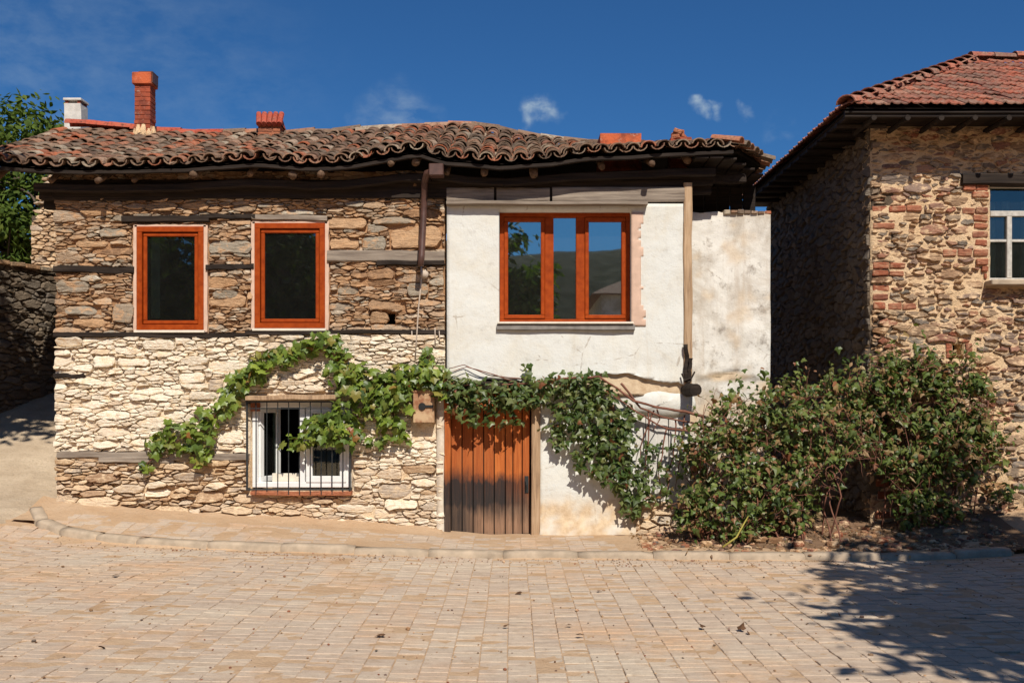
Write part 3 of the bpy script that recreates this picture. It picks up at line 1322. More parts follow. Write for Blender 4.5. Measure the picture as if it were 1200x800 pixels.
def T_front(y0):
    return lambda u, v, w: Vector((u, y0 - w, v))


def lime_main(u, v):
    n = fbm(u * 1.1, v * 1.6, 5)
    if v > Z(393):
        return .04 + .10 * max(0, n) + (.25 if v < Z(384) else 0)
    if v > Z(533):
        return clamp(.90 + .9 * n + .25 * sm(-u, 2.5, 5.5), .3, 1)
    return clamp(.12 + .8 * n + .6 * sm(u, -2.8, -1.6), 0, .85)


Tm = T_front(0)
beams = [  # u0,u1, vcentre, h, proud, tint, material
    (X(64), X(158), Z(316), .085, .035, .2, 'timber_dark'),
    (X(242), X(298), Z(313), .07, .03, .6, 'timber_dark'),
    (X(384), X(521), Z(301), .15, .035, .1, 'timber_grey'),
    (X(442), X(521), Z(309), .06, .05, .5, 'timber_dark'),
    (X(144), X(246), Z(258), .085, .04, .7, 'timber_dark'),
    (X(244), X(300), Z(254), .06, .04, .3, 'timber_dark'),
    (X(296), X(384), Z(255), .07, .03, .9, 'timber_grey'),
    (X(64), X(290), Z(392.5), .06, .03, .4, 'timber_dark'),
    (X(288), X(522), Z(389.5), .055, .03, .8, 'timber_dark'),
    (X(68), X(175), Z(532), .085, .03, .35, 'timber_grey'),
    (X(118), X(205), Z(539), .08, .05, .15, 'timber_grey'),
    (X(200), X(292), Z(535), .09, .035, .65, 'timber_grey'),
    (X(64), X(100), Z(441), .06, .03, .5, 'timber_dark'),
]
mort_holes = [W1, W2, W4, HOLE]
stone_holes = [(W1[0] - .05, W1[1] + .05, W1[2] - .02, W1[3] + .02), (W2[0] - .04, W2[1] + .05, W2[2] - .02, W2[3] + .02),
               (W4[0] - .03, W4[1] + .03, W4[2] - .06, W4[3] + .11), HOLE,
               (X(483), X(512), Z(512), Z(456))]
for (a, b, vc, h, p, t, m) in beams:
    stone_holes.append((a, b, vc - h * .42, vc + h * .42))


BIG = [(384, 431, 255, 269, .76), (386, 421, 279, 293, .34), (425, 453, 277, 295, .63), (457, 518, 263, 292, .36), (244, 297, 282, 297, .62), (132, 158, 355, 378, .58), (66, 106, 330, 344, .64), (80, 119, 358, 369, .63),
       (250, 279, 340, 351, .62), (396, 421, 336, 346, .6), (478, 503, 331, 347, .64), (432, 476, 352, 364, .12), (434, 456, 366, 380, .2), (290, 297, 340, 352, .3), (430, 462, 315, 328, .97), (245, 290, 345, 360, .3), (118, 150, 268, 279, .62), (90, 128, 282, 290, .2),
       (66, 98, 395, 406, .4), (110, 136, 415, 431, .6), (138, 176, 419, 430, .4), (168, 206, 398, 411, .4), (210, 241, 436, 449, .6), (222, 257, 458, 470, .5), (244, 263, 444, 457, .62), (255, 286, 503, 520, .5), (64, 84, 408, 417, .3),
       (445, 481, 566, 583, .62), (450, 490, 584, 596, .2), (230, 262, 575, 589, .9), (170, 200, 572, 583, .3), (395, 440, 590, 600, .4), (470, 512, 545, 554, .9)]
for (a, b, c, d, t) in BIG:
    stone_holes.append((X(a), X(b), Z(d), Z(c)))


def base_v(u):
    return interp([(-6.2, .40), (-5.5, .34), (-4.5, .24), (-3.3, .16), (-2, .08), (-1, .0)], u)


def keep_main(u, v):
    return v > base_v(u) - .25


for (nm, v0, v1, sm_, mm, rmin, rmax, ar, gap, proud) in (
        ('stone_wall', Z(392), 4.72, 'stone_up', 'mortar_up', .016, .078, 3.7, .003, .034),
        ('whitewashed_wall', -.35, Z(392), 'stone_low', 'mortar_low', .020, .086, 3.2, .003, .040)):
    rg = random.Random(5 if v0 > 0 else 8)
    hs = [h for h in mort_holes if h[3] > v0 and h[2] < v1]
    wmb = wall_grid(WX0, WX1, v0, v1, hs, Tm, .06, .016, .34, keep_main, lime_main, v0, lambda u, v: -.022 + .020 * sm(fbm(u * 2.3, v * 3.1, 12), -.1, .35))
    wall = wmb.build(nm, MT[mm], house, True)
    cells = rubble(WX0 - .015, WX1, v0, v1, rmin, rmax, ar, stone_holes, rg, 1.9)
    P = []
    for c in cells:
        cv = sum(p[1] for p in c) / len(c)
        cu = sum(p[0] for p in c) / len(c)
        if cv < base_v(cu) - .12:
            continue
        # the whitewashed part is smoother, the foot of the wall is loose and open jointed
        foot = cv < Z(545) and cu < X(300)
        P.append(stone_piece(c, Tm, proud * (1.5 if foot else 1), rg, gap + (.004 if foot else 0), .004, None, lambda u, v: clamp(lime_main(u, v) + rg.gauss(0, .22))))
    for (a, b, c, d, t) in BIG:
        if v0 < Z((c + d) / 2) < v1:
            xa, xb, za, zb = X(a), X(b), Z(d), Z(c)
            w_, h_ = xb - xa, zb - za
            k = lambda f: rg.uniform(-f, f)
            poly = [(xa + w_ * .08, za + h_ * k(.06)), (xb - w_ * .1, za + h_ * (.04 + k(.06))), (xb + w_ * k(.02), za + h_ * .35), (xb - w_ * .02, zb - h_ * .22), (xb - w_ * .15, zb + h_ * k(.06)), (xa + w_ * .1, zb + h_ * k(.08)), (xa, zb - h_ * .3), (xa + w_ * k(.02), za + h_ * .3)]
            pc = stone_piece(poly, Tm, proud * .8, rg, .004, .004, lambda u, v, ar2: t, lambda u, v: (.9 if v < Z(392) and t < .61 else .05), slack=.012)
            P.append(pc)
    lay(P, 'stone', 'small_stones', MT[sm_], wall)
    for (a, b, vc, h, p, t, m) in beams:
        if v0 < vc < v1 or (v0 < 0 and abs(vc - v1) < 0.001):
            bm = MB()
            rough_beam(bm, (a, .06 - p, vc + R.gauss(0, .006)), (b, .06 - p, vc + R.gauss(0, .006)), h, .16, 14, .016, t, a * 3)
            bm.build('beam', MT[m], wall)

# little vent hole backing
mb = MB()
box(mb, HOLE[0] - .02, HOLE[1] + .02, .3, .33, HOLE[2] - .02, HOLE[3] + .02)
mb.build('vent_back', MT['dark'], house)

# return walls and rear of the house
mb = MB()
box(mb, -5.93, -5.6, .352, 5.0, -.3, 4.6)
box(mb, -5.6, 2.2, 4.7, 5.0, -.3, 4.6)
box(mb, 1.95, 2.2, .352, 4.7, -.3, 4.6)
mb.build('rear_wall', MT['mortar_grey'], house)

# ---- white plaster
PXL, PXR = X(524), X(803)
T3 = T_front(-.07)


def plaster_low(u):
    n = fbm(u * 4.3, 1.7, 2) + .5 * fbm(u * 15, 4.4)
    low = interp([(PXL, Z(446)), (X(640), Z(446)), (X(690), Z(442)), (X(705), Z(436)), (X(740), Z(440)), (X(775), Z(448)), (PXR, Z(452))], u)
    return low + .06 * n


def pl_w(u, v):
    return .02 * fbm(u * 1.2, v * 1.2, 4) + .012 * sm(v, 2.2, 2.0)


def pl_lime(u, v):
    return clamp(.8 * sm(.16 + .1 * fbm(u * 4, v * 4), .1, .0) if v > 5 else .0)


mb = wall_grid(PXL, PXR, Z(455), Z(240), [W3], T3, .05, .004, .34, None, pl_lime, 3, pl_w, plaster_low)
plaster = mb.build('plaster_wall', MT['plaster_white'], house, True)
# mud coat under the broken plaster, over the lower wall
mb = wall_grid(X(632), X(806), Z(470), Z(430), [], T_front(-.03), .05, .016, .2, None, lambda u, v: 1.0, 6, None, lambda u: Z(463) + .06 * fbm(u * 4, 8))
mb.build('mud_render', MT['plaster_old'], house, True)

# lower plastered wall beside the door; foot is bare render
def low_lime(u, v):
    e = .36 + .16 * fbm(u * 2.5, v * 2.5, 11) + .12 * sm(u, .9, 1.5)
    return clamp(.85 * sm(v, e + .22, e - .1) * (.4 + sm(fbm(u * 5, v * 5, 1), -.3, .3)))


mb = wall_grid(X(632), X(745), -.2, Z(458), [], T_front(.0), .05, .006, .3, None, low_lime, 9, lambda u, v: .05 * sm(v, .25, -.05) + .02 * fbm(u * 1.5, v * 1.5))
mb.build('lower_plaster', MT['plaster_white'], house, True)
# whitewashed boards right of it
for i, px in enumerate((744, 757, 771, 784, 796)):
    mb = MB()
    rough_beam(mb, (X(px + 6.5), .06, Z(606)), (X(px + 6.5) + R.gauss(0, .006), .05, Z(478)), .143, .05, 10, .004, R.random(), px * .1)
    mb.build('board', MT['concrete_white'], house)
# stones at the foot of that corner
rg = random.Random(21)
sw = wall_grid(X(738), X(812), -.2, Z(588), [], T_front(.02), .08, .012, .3).build('corner_footing', MT['mortar_low'], house, True)
P = [stone_piece(c, T_front(.02), .05, rg, .010, .005, None, lambda u, v: .25) for c in rubble(X(738), X(812), -.1, Z(588), .045, .10, 2.0, [], rg, 1.5)]
lay(P, 'stone', 'small_stones', MT['stone_low'], sw)
# swollen white lump of plaster over the boards
mb = MB()
vs, fs = [], []
cx, cz, rx_, rz_ = X(777), Z(472), .44, .20
NU, NV = 26, 12
for j in range(NV + 1):
    ph = PI * j / NV
    for i in range(NU):
        th = 2 * PI * i / NU
        x = cx + rx_ * math.copysign(abs(math.cos(th)) ** .75, math.cos(th)) * math.sin(ph)
        z = cz + rz_ * math.copysign(abs(math.sin(th)) ** .8, math.sin(th)) * math.sin(ph) + .03 * nz(th * 1.3, 4)
        y = .06 - .13 * math.cos(ph)
        k = 1 + .07 * nz(x * 3, z * 4, 2)
        vs.append((cx + (x - cx) * k, y, cz + (z - cz) * k))
for j in range(NV):
    for i in range(NU):
        i2 = (i + 1) % NU
        fs.append((j * NU + i, j * NU + i2, (j + 1) * NU + i2, (j + 1) * NU + i))
mb.add(vs, fs)
mb.build('plaster_bulge', MT['plaster_white'], house, True)
# projecting log end and corner post
mb = MB()
tube(mb, [(X(803), .3, Z(457)), (X(806), -.12, Z(457)), (X(810), -.34, Z(457))], [.085, .09, .082], 12, 0, True, .12)
mb.build('beam_end', MT['timber_dark'], house)
mb = MB()
rough_beam(mb, (X(805), -.04, Z(452)), (X(804.5), -.04, Z(216)), .11, .12, 26, .018, .3, 2)
mb.build('corner_post', MT['timber_post'], house)
mb = MB()
rough_beam(mb, (X(803), -.10, Z(448)), (X(801), -.12, Z(404)), .05, .05, 10, .03, .3, 5)
rough_beam(mb, (X(806), -.12, Z(448)), (X(807), -.13, Z(420)), .045, .04, 8, .03, .3, 7)
tube(mb, [(X(797), -.13, Z(438)), (X(800), -.15, Z(446)), (X(808), -.15, Z(443)), (X(812), -.13, Z(436))], .012, 6)
mb.build('splintered_wood', MT['timber_dark'], house)
# grey boards and lintel over the plaster
for (a, b, y0, y1) in ((524, 580, 222, 238), (582, 645, 222, 238), (647, 806, 221, 238)):
    mb = MB()
    rough_beam(mb, (X(a), -.05, Z((y0 + y1) / 2)), (X(b) - .012, -.05, Z((y0 + y1) / 2)), (y1 - y0) / S, .10, 12, .008, R.random(), a * .1)
    mb.build('lintel_board', MT['timber_grey'], house)
mb = MB()
rough_beam(mb, (X(524), -.12, Z(240.5)), (X(757), -.12, Z(241)), .045, .13, 20, .01, .2, 4)
mb.build('drip_board', MT['timber_grey'], house)
# plaster jamb left of the door
mb = wall_grid(X(512), X(521.5), -.1, Z(462), [], T_front(-.045), .05, .006, .2, None, lambda u, v: .45)
mb.build('jamb_render', MT['plaster_old'], house, True)

# ---- lower plastered annex at the right
AY = .25
AD = 13.25
T_an = T_front(AY)
AN = (X(806, AD), X(903, AD), -.2, Z(246, AD))


def an_high(u):
    return AN[3] - .03 - .03 * fbm(u * 5, 2)


def an_lime(u, v):
    n = fbm(u * 2.2, v * 2.2, 17)
    c = math.hypot((u - X(852, AD)) / .35, (v - Z(441, AD)) / .06)
    return clamp(.6 * sm(n, .10, .35) + .9 * sm(v, 2.15, 1.6) * sm(n, -.2, .3) + (1 - sm(c, .6, 1.2)) * .9 + .5 * sm(v, AN[3] - .14, AN[3]))


def an_w(u, v):
    c = math.hypot((u - X(850, AD)) / .26, (v - Z(439.5, AD) - .03 * math.sin((u - X(850, AD)) * 9)) / .035)
    return .03 * fbm(u * 1.3, v * 1.3, 3) - .05 * (1 - sm(c, .5, 1.0)) - .035 * sm(v, 2.06, 2.0) * sm(u, 2.4, 2.5)


mb = wall_grid(AN[0], AN[1], AN[2], AN[3], [], T_an, .04, .007, .4, None, an_lime, 5, an_w, None, an_high)
annex = mb.build('annex_wall', MT['plaster_old'], house, True)
mb = MB()
box(mb, AN[1] - .42, AN[1] - .03, AY + .38, 4.2, -.2, AN[3] - .06)
mb.build('annex_side_wall', MT['mortar_grey'], house)
mb = MB()
for i in range(7):
    a = X(848 + i * 8, AD)
    box(mb, a, a + .085, AY - .035 + R.gauss(0, .008), AY + .25, AN[3] - .055 + R.gauss(0, .004), AN[3] - .015 + R.gauss(0, .006), .006, R.random())
mb.build('coping', MT['tile_old'], house)

# ---- windows
def frame_ring(mb, x0, x1, z0, z1, w, yf, yb, b=.006):
    box(mb, x0, x1, yf, yb, z0, z0 + w, b)
    box(mb, x0, x1, yf, yb, z1 - w, z1, b)
    box(mb, x0, x0 + w, yf + .001, yb - .001, z0 + w - .002, z1 - w + .002, b)
    box(mb, x1 - w, x1, yf + .001, yb - .001, z0 + w - .002, z1 - w + .002, b)


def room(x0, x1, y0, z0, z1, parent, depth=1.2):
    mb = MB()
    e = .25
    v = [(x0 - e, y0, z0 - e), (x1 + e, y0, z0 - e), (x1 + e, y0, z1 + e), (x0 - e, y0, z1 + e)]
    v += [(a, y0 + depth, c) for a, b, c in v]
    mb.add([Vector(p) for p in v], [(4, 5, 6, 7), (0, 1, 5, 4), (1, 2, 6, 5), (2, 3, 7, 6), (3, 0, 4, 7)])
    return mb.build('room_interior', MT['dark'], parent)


def pane(x0, x1, z0, z1, y, mat, parent):
    mb = MB()
    box(mb, x0, x1, y, y + .012, z0, z1)
    return mb.build('pane', mat, parent)


def brown_window(W, yf, nm_seed):
    x0, x1, z0, z1 = W
    m = MB()
    frame_ring(m, x0 + .008, x1 - .008, z0 + .012, z1 - .008, .072, yf, yf + .09)
    w = m.build('window', MT['frame'], house)
    s = MB()
    frame_ring(s, x0 + .086, x1 - .086, z0 + .09, z1 - .086, .05, yf + .025, yf + .08, .009)
    s.build('sash', MT['frame'], w)
    pane(x0 + .12, x1 - .12, z0 + .12, z1 - .12, yf + .05, MT['glass_dark'], w)
    si = MB()
    box(si, x0 - .015, x1 + .01, yf - .03, yf + .1, z0 - .022, z0 + .010, .004)
    si.build('sill', MT['cream_sill'], w)
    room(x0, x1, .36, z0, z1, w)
    # pinkish filler squeezed round the frame
    f = MB()
    for (a0, a1, b0, b1) in ((x0 - .035, x0 + .012, z0, z1 + .01), (x1 - .012, x1 + .04, z0 - .01, z1 + .01), (x0 - .02, x1 + .02, z1 - .012, z1 + .018)):
        n = 16
        vs, fs = [], []
        vert = (b1 - b0) > (a1 - a0)
        for i in range(n + 1):
            t = i / n
            if vert:
                v = lerp(b0, b1, t)
                out = .012 * nz(v * 13, a0 * 3)
                pa, pb = (a0 - out, v), (a1, v)
                if a0 > (x0 + x1) / 2:
                    pa, pb = (a0, v), (a1 + out, v)
            else:
                u = lerp(a0, a1, t)
                pa, pb = (u, b0), (u, b1 + .012 * nz(u * 13))
            vs += [(pa[0], yf + .012, pa[1]), (pa[0], yf + .1, pa[1]), (pb[0], yf + .012, pb[1]), (pb[0], yf + .1, pb[1])]
        for i in range(n):
            q = i * 4
            fs += [(q, q + 4, q + 6, q + 2), (q + 1, q + 5, q + 4, q), (q + 2, q + 6, q + 7, q + 3)]
        f.add([Vector(p) for p in vs], fs)
    f.build('filler', MT['pink'], w)
    return w


w = brown_window(W1, -.035, 1)
w['label'] = 'narrow orange brown window nearest the left corner'
mb = MB()
n = 14
vs, fs = [], []
for i in range(n + 1):
    x = lerp(X(173), X(184), i / n)
    y = .12 + .015 * math.sin(i * 2.1)
    vs += [(x, y, Z(372)), (x, y, Z(276))]
for i in range(n):
    fs.append((2 * i, 2 * i + 2, 2 * i + 3, 2 * i + 1))
mb.add([Vector(v) for v in vs], fs)
mb.build('curtain', MT['curtain'], w)
w = brown_window(W2, -.035, 2)
w['label'] = 'narrow orange brown window nearest the drainpipe'

# three-light window in the plaster
x0, x1, z0, z1 = W3
yf = .125
m = MB()
frame_ring(m, x0 + .004, x1 - .004, z0 + .02, z1, .06, yf, yf + .09)
for c in (X(644), X(681)):
    box(m, c - .058, c + .058, yf + .002, yf + .088, z0 + .078, z1 - .058, .006)
w3 = m.build('window', MT['frame'], house)
w3['label'] = 'three light orange brown window in the white plaster'
for (a, b) in ((x0 + .058, X(644) - .052), (X(681) + .052, x1 - .058)):
    s = MB()
    frame_ring(s, a + .006, b - .006, z0 + .084, z1 - .064, .052, yf - .016, yf + .07, .009)
    s.build('sash', MT['frame'], w3)
    pane(a + .045, b - .045, z0 + .12, z1 - .10, yf + .03, MT['glass_coat'], w3)
pane(X(644) + .05, X(681) - .05, z0 + .07, z1 - .05, yf + .045, MT['glass_coat'], w3)
si = MB()
box(si, x0 - .02, x1 + .012, -.16, .13, z0 - .004, z0 + .022, .004)
si.build('sill', MT['cream_sill'], w3)
si = MB()
rough_beam(si, (x0 - .03, -.085, z0 - .045), (x1 + .03, -.085, z0 - .045), .075, .09, 16, .008, .5, 3)
si.build('sill_ledge', MT['grey_sill'], w3)
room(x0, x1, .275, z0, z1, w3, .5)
f = wall_grid(x1 - .01, X(756), z0 - .03, z1 + .03, [], T_front(-.076), .03, .004, .02, lambda u, v: v < z1 - .02 and u < X(751) + .05 * nz(v * 4) + .03 * nz(v * 13) + (.05 * sm(v, z0 + .3, z0) if v < z0 + .3 else 0), None, 3)
f.build('filler', MT['pink'], w3, True)

# ground floor window: white casements behind an iron grille
x0, x1, z0, z1 = W4
yf = .03
m = MB()
frame_ring(m, x0 + .02, x1 - .01, z0 + .02, z1 - .01, .07, yf, yf + .09)
box(m, X(353) - .035, X(353) + .04, yf + .002, yf + .088, z0 + .088, z1 - .078, .005)
w4 = m.build('window', MT['white_frame'], house)
w4['label'] = 'white ground floor window behind an iron grille'
s = MB()
frame_ring(s, X(358), x1 - .075, z0 + .085, z1 - .075, .085, yf - .012, yf + .07, .006)
s.build('sash', MT['white_frame'], w4)
pane(X(364), X(401), z0 + .15, z1 - .14, yf + .03, MT['glass_dark'], w4)
# left casement stands ajar inwards
s = MB()
frame_ring(s, 0, .40, z0 + .085, z1 - .075, .075, -.03, .03, .006)
Mr = Matrix.Translation((x0 + .09, yf + .06, 0)) @ Matrix.Rotation(math.radians(62), 4, 'Z')
s.v = [Mr @ Vector(v) for v in s.v]
s.build('sash', MT['white_frame'], w4)['label'] = 'casement standing ajar'
p = MB()
box(p, .06, .34, -.006, .006, z0 + .15, z1 - .14)
p.v = [Mr @ Vector(v) for v in p.v]
p.build('pane', MT['glass_dark'], w4)
# inner white board low in the opening and pale reveal
p = MB()
box(p, X(316), X(351), .13, .15, z0 + .08, z0 + .20, .004)
p.build('inner_sill', MT['cream_sill'], w4)
room(x0, x1, .35, z0, z1, w4, 1.0)
gm = MB()
gy_ = -.13
frame_ring(gm, x0 - .02, x1 + .01, z0 - .005, z1 + .005, .022, gy_, gy_ + .022, .003)
for (a, b) in ((x0 - .02, z0), (x0 - .02, z1 - .03), (x1 - .01, z0), (x1 - .01, z1 - .03)):
    box(gm, a, a + .018, gy_ + .02, .03, b, b + .018)
gr = gm.build('grille', MT['grille'], w4)
for i in range(9):
    bx = lerp(x0 + .03, x1 - .03, (i + .55) / 9)
    bb = MB()
    tube(bb, [(bx, gy_ + .012, z0 - .06), (bx, gy_ + .012, z1)], .0075, 6)
    bb.build('bar', MT['grille'], gr)
bb = MB()
box(bb, x0, x1, gy_ + .001, gy_ + .010, z1 - .10, z1 - .088)
bb.build('cross_bar', MT['grille'], gr)
mb = MB()
rough_beam(mb, (X(292), -.06, Z(466.5)), (X(398), -.06, Z(465)), .065, .26, 12, .012, .4, 3)
mb.build('lintel', MT['timber_post'], w4)
mb = MB()
rough_beam(mb, (X(296), -.05, Z(577)), (X(413), -.05, Z(577)), .05, .14, 12, .012, .4, 9)
mb.build('sill', MT['brick'], w4)
mb = MB()
for (q0, q1) in ((x0 + .012, x0 + .07), (x0 + .075, x0 + .13)):
    box(mb, q0, q1, -.03, .02, z1 - .13, z1 - .02, .006, R.random())
mb.build('brick_infill', MT['brick'], w4)

# ---- door
door_m = MB()
box(door_m, X(521), X(622), .12, .15, -.06, Z(455))
door = door_m.build('door', MT['dark'], house)
door['label'] = 'old plank door, orange above and scorched black below'
edges = [528, 541, 554, 566.5, 579, 592, 601, 612, 621.5]
for i, (a, b) in enumerate(zip(edges, edges[1:])):
    mb = MB()
    yy_ = .085 + R.gauss(0, .006)
    box(mb, X(a) + .006, X(b) - .006, yy_, yy_ + .035, -.03 + R.gauss(0, .008), Z(457), .006, 0)
    o = mb.build('plank', MT['door'], door)
for (a, b) in ((520.5, 528), (622.5, 633)):
    mb = MB()
    rough_beam(mb, ((X(a) + X(b)) / 2, .02, -.05), ((X(a) + X(b)) / 2, .02, Z(456)), (X(b) - X(a)), .17, 14, .008, .3, a)
    mb.build('jamb', MT['door'] if a < 600 else MT['timber_post'], door)
mb = MB()
rough_beam(mb, (X(518), .02, Z(452)), (X(636), .02, Z(452)), .11, .2, 12, .01, .4, 3)
mb.build('lintel', MT['timber_dark'], door)
mb = MB()
tube(mb, [(X(617), .04, Z(562)), (X(617), .02, Z(568)), (X(617), .04, Z(574))], .008, 6)
box(mb, X(615), X(619.5), .07, .085, Z(578), Z(558), .002)
mb.build('latch', MT['grille'], door)
mb = MB()
box(mb, X(514), X(640), -.14, .1, -.12, -.035, .015)
mb.build('doorstep', MT['kerb'], door)

# ---- small fittings
mb = MB()
box(mb, X(485.5), X(510), -.17, .0, Z(495), Z(459), .008)
mbx = mb.build('meter_box', MT['metal_box'], house)
mb = MB()
tube(mb, [(X(496), -.165, Z(476)), (X(496), -.19, Z(476))], [.05, .045], 14)
box(mb, X(496), X(509), -.188, -.172, Z(477.5), Z(474.5), .003)
mb.build('dial', MT['black'], mbx)
mb = MB()
box(mb, X(484), X(511.5), -.185, .0, Z(459.5), Z(457), .003)
mb.build('hood', MT['metal_box'], mbx)
mb = MB()
tube(mb, [(X(512, 12.6), -.40, Z(199, 12.6)), (X(500, 12.65), -.35, Z(203, 12.65)), (X(497.5, 12.8), -.2, Z(214, 12.8)), (X(496.5, 12.82), -.18, Z(250, 12.82)), (X(494, 12.72), -.28, Z(300, 12.72)), (X(493, 12.7), -.30, Z(311, 12.7))], .042, 12)
dp = mb.build('drainpipe', MT['pipe'], house, True)
mb = MB()
box(mb, X(503, 12.6), X(520, 12.6), -.48, -.30, Z(207, 12.6), Z(193, 12.6), .01)
mb.build('hopper', MT['pipe'], dp)
mb = MB()
tube(mb, [(X(494), -.05, Z(312)), (X(494.5), -.06, Z(326)), (X(491), -.05, Z(360)), (X(489), -.055, Z(390)), (X(487), -.05, Z(420))], .010, 6)
tube(mb, [(X(494), -.05, Z(322)), (X(499), -.05, Z(317)), (X(501), -.05, Z(323)), (X(497), -.05, Z(328)), (X(494), -.055, Z(323))], .010, 6)
tube(mb, [(X(498), -.03, Z(322)), (X(498), -.09, Z(322))], [.055, .05], 12)
for (a, t_, b_) in ((510, 384, 404), (515, 388, 402), (483, 388, 404)):
    tube(mb, [(X(a), -.05, Z(t_)), (X(a + .5), -.05, Z(b_))], .007, 5)
mb.build('cable', MT['cable'], house, True)

# ---- roof
EAVE = [(-90, 196), (0, 187), (32, 190), (100, 192), (155, 191), (225, 189), (300, 183), (350, 188), (380, 188), (410, 186), (442, 180), (470, 175), (487, 172), (495, 173), (517, 181), (555, 184), (590, 187), (650, 182), (686, 176), (728, 175), (788, 171), (860, 168), (880, 168)]
RIDGE = [(60, 150), (80, 149), (150, 151), (250, 153), (300, 153), (330, 154), (380, 152), (415, 150), (455, 147), (505, 145), (537, 142), (577, 147), (620, 156), (665, 162), (690, 165), (755, 163), (815, 163), (845, 160), (900, 160)]
YE, YR = -.45, 2.6
DE, DR = 13 + YE, 13 + YR
XL, XR = -7.15, 2.82


def eave_z(x):
    return Z(interp(EAVE, 600 + x * 1167 / DE) + 1.0, DE)


def ridge_z(x):
    return Z(interp(RIDGE, 600 + x * 1167 / DR) + 5.5, DR)


def roof_pt(x, t):
    """t 0 eave .. 1 ridge; the right end is hipped round a cut corner"""
    e, r = eave_z(x), ridge_z(x)
    y = lerp(YE, YR, t)
    z = lerp(e, r, t) - .07 * math.sin(PI * t) * .6 + .02 * fbm(x * 1.3, t * 4, 6)
    if x > 1.5:
        dch = (x - XR) * -.84 + (y - YE) * .54
        z = min(z, 4.99 + .42 * max(dch, -.05), 4.99 + .42 * max(3.45 - x, -.05))
    return Vector((x, y, z))


def xr_at(t):
    """right edge: corner cut back so the side eave runs off to the right"""
    return min(XR + .643 * t * (YR - YE), 3.45)


mb = MB()
vs, fs = [], []
NXX, NTT = 90, 12
for i in range(NXX + 1):
    for j in range(NTT + 1):
        t = j / NTT
        x = lerp(XL + .04, xr_at(t) - .05, i / NXX)
        vs.append(roof_pt(x, t) + Vector((0, .03, -.045)))
for i in range(NXX):
    for j in range(NTT):
        a = i * (NTT + 1) + j
        fs.append((a, a + NTT + 1, a + NTT + 2, a + 1))
mb.add(vs, fs)
o_n = len(vs)
vs2 = [v + Vector((0, 0, -.03)) for v in vs]
mb.add(vs2, fs)
# back slope and its gable ends
vs, fs = [], []
for i in range(NXX + 1):
    x = lerp(XL + .04, 3.42, i / NXX)
    p = roof_pt(x, 1.0) + Vector((0, .03, -.035))
    vs += [p, Vector((x, 5.5, eave_z(min(x, XR)) - .05))]
for i in range(NXX):
    fs.append((2 * i, 2 * i + 2, 2 * i + 3, 2 * i + 1))
mb.add(vs, fs)
roof = mb.build('roof', MT['timber_dark'], house, True)


def barrel(name, L, r0, r1, th, seg, up=True):
    """half-round tile along +y (y=0 lower end, wide), arch up or channel"""
    mb = MB()
    vs, fs = [], []
    n = seg + 1
    for (y, r) in ((0, r0), (L, r1)):
        for rr in (r, r - th):
            for k in range(n):
                a = lerp(.06, PI - .06, k / seg)
                x, z = rr * math.cos(a), rr * math.sin(a) * .82
                vs.append(Vector((x, y, z if up else -z)))
    for k in range(seg):
        fs.append((k, k + 1, 2 * n + k + 1, 2 * n + k))
        fs.append((n + k + 1, n + k, 3 * n + k, 3 * n + k + 1))
        fs.append((k + 1, k, n + k, n + k + 1))
    fs.append((0, 2 * n, 3 * n, n))
    fs.append((n - 1, 2 * n - 1, 4 * n - 1, 3 * n - 1))
    mb.add(vs, fs)
    return mb


cov = barrel('tile', .40, .094, .074, .016, 7, True)
chn = barrel('tile', .40, .088, .072, .014, 6, False)
cov_me = cov.mesh('tile', MT['tile_old'], False)
chn_me = chn.mesh('tile', MT['tile_old'], False)
PITCH, EXPO = .205, .235
items_c, items_h = [], []
ncol = int((3.45 - XL) / PITCH)
rows = 14
for i in range(ncol + 1):
    for j in range(rows):
        t = j * EXPO / 3.27
        for typ in (0, 1):
            x = XL + .08 + i * PITCH + (PITCH / 2 if typ else 0) + R.gauss(0, .010) + .03 * nz(j * .5, i * .2)
            if x > xr_at(t) - .04:
                continue
            if R.random() < .006 and j > 0:
                continue
            p = roof_pt(x, t)
            q = roof_pt(x, t + .08)
            dx = roof_pt(x + .1, t) - roof_pt(x - .1, t)
            dy = (q - p).normalized()
            dz_ = dx.cross(dy).normalized()
            dxn = dy.cross(dz_)
            tilt = Matrix.Rotation(-.06 + R.gauss(0, .025), 4, 'X') @ Matrix.Rotation(R.gauss(0, .075), 4, 'Z') @ Matrix.Rotation(R.gauss(0, .07), 4, 'Y')
            M = Matrix(((dxn.x, dy.x, dz_.x, 0), (dxn.y, dy.y, dz_.y, 0), (dxn.z, dy.z, dz_.z, 0), (0, 0, 0, 1)))
            slip = R.gauss(0, .018) if j else R.gauss(0, .012)
            pos = p + dy * (slip - .02) + dz_ * ((.012 if typ == 0 else .045) + abs(R.gauss(0, .006)))
            sc = R.uniform(.95, 1.06)
            (items_c if typ == 0 else items_h).append((Matrix.Translation(pos) @ M @ tilt @ Matrix.Scale(sc, 4), j + (0 if typ == 0 else .5)))
items_c.sort(key=lambda t: t[1])
for M, p in items_c[:240]:
    inst('tile', cov_me, M, roof)
for M, p in items_h[:]:
    pass
items_h.sort(key=lambda t: t[1])
for M, p in items_h[:60]:
    inst('tile', chn_me, M, roof)
mb = MB()
for M, p in items_c[240:]:
    mb.add([M @ v for v in cov.v], cov.f, R.random())
for M, p in items_h[60:]:
    mb.add([M @ v for v in chn.v], chn.f, R.random())
mb.build('upper_tiles', MT['tile_old'], roof, kind='stuff')

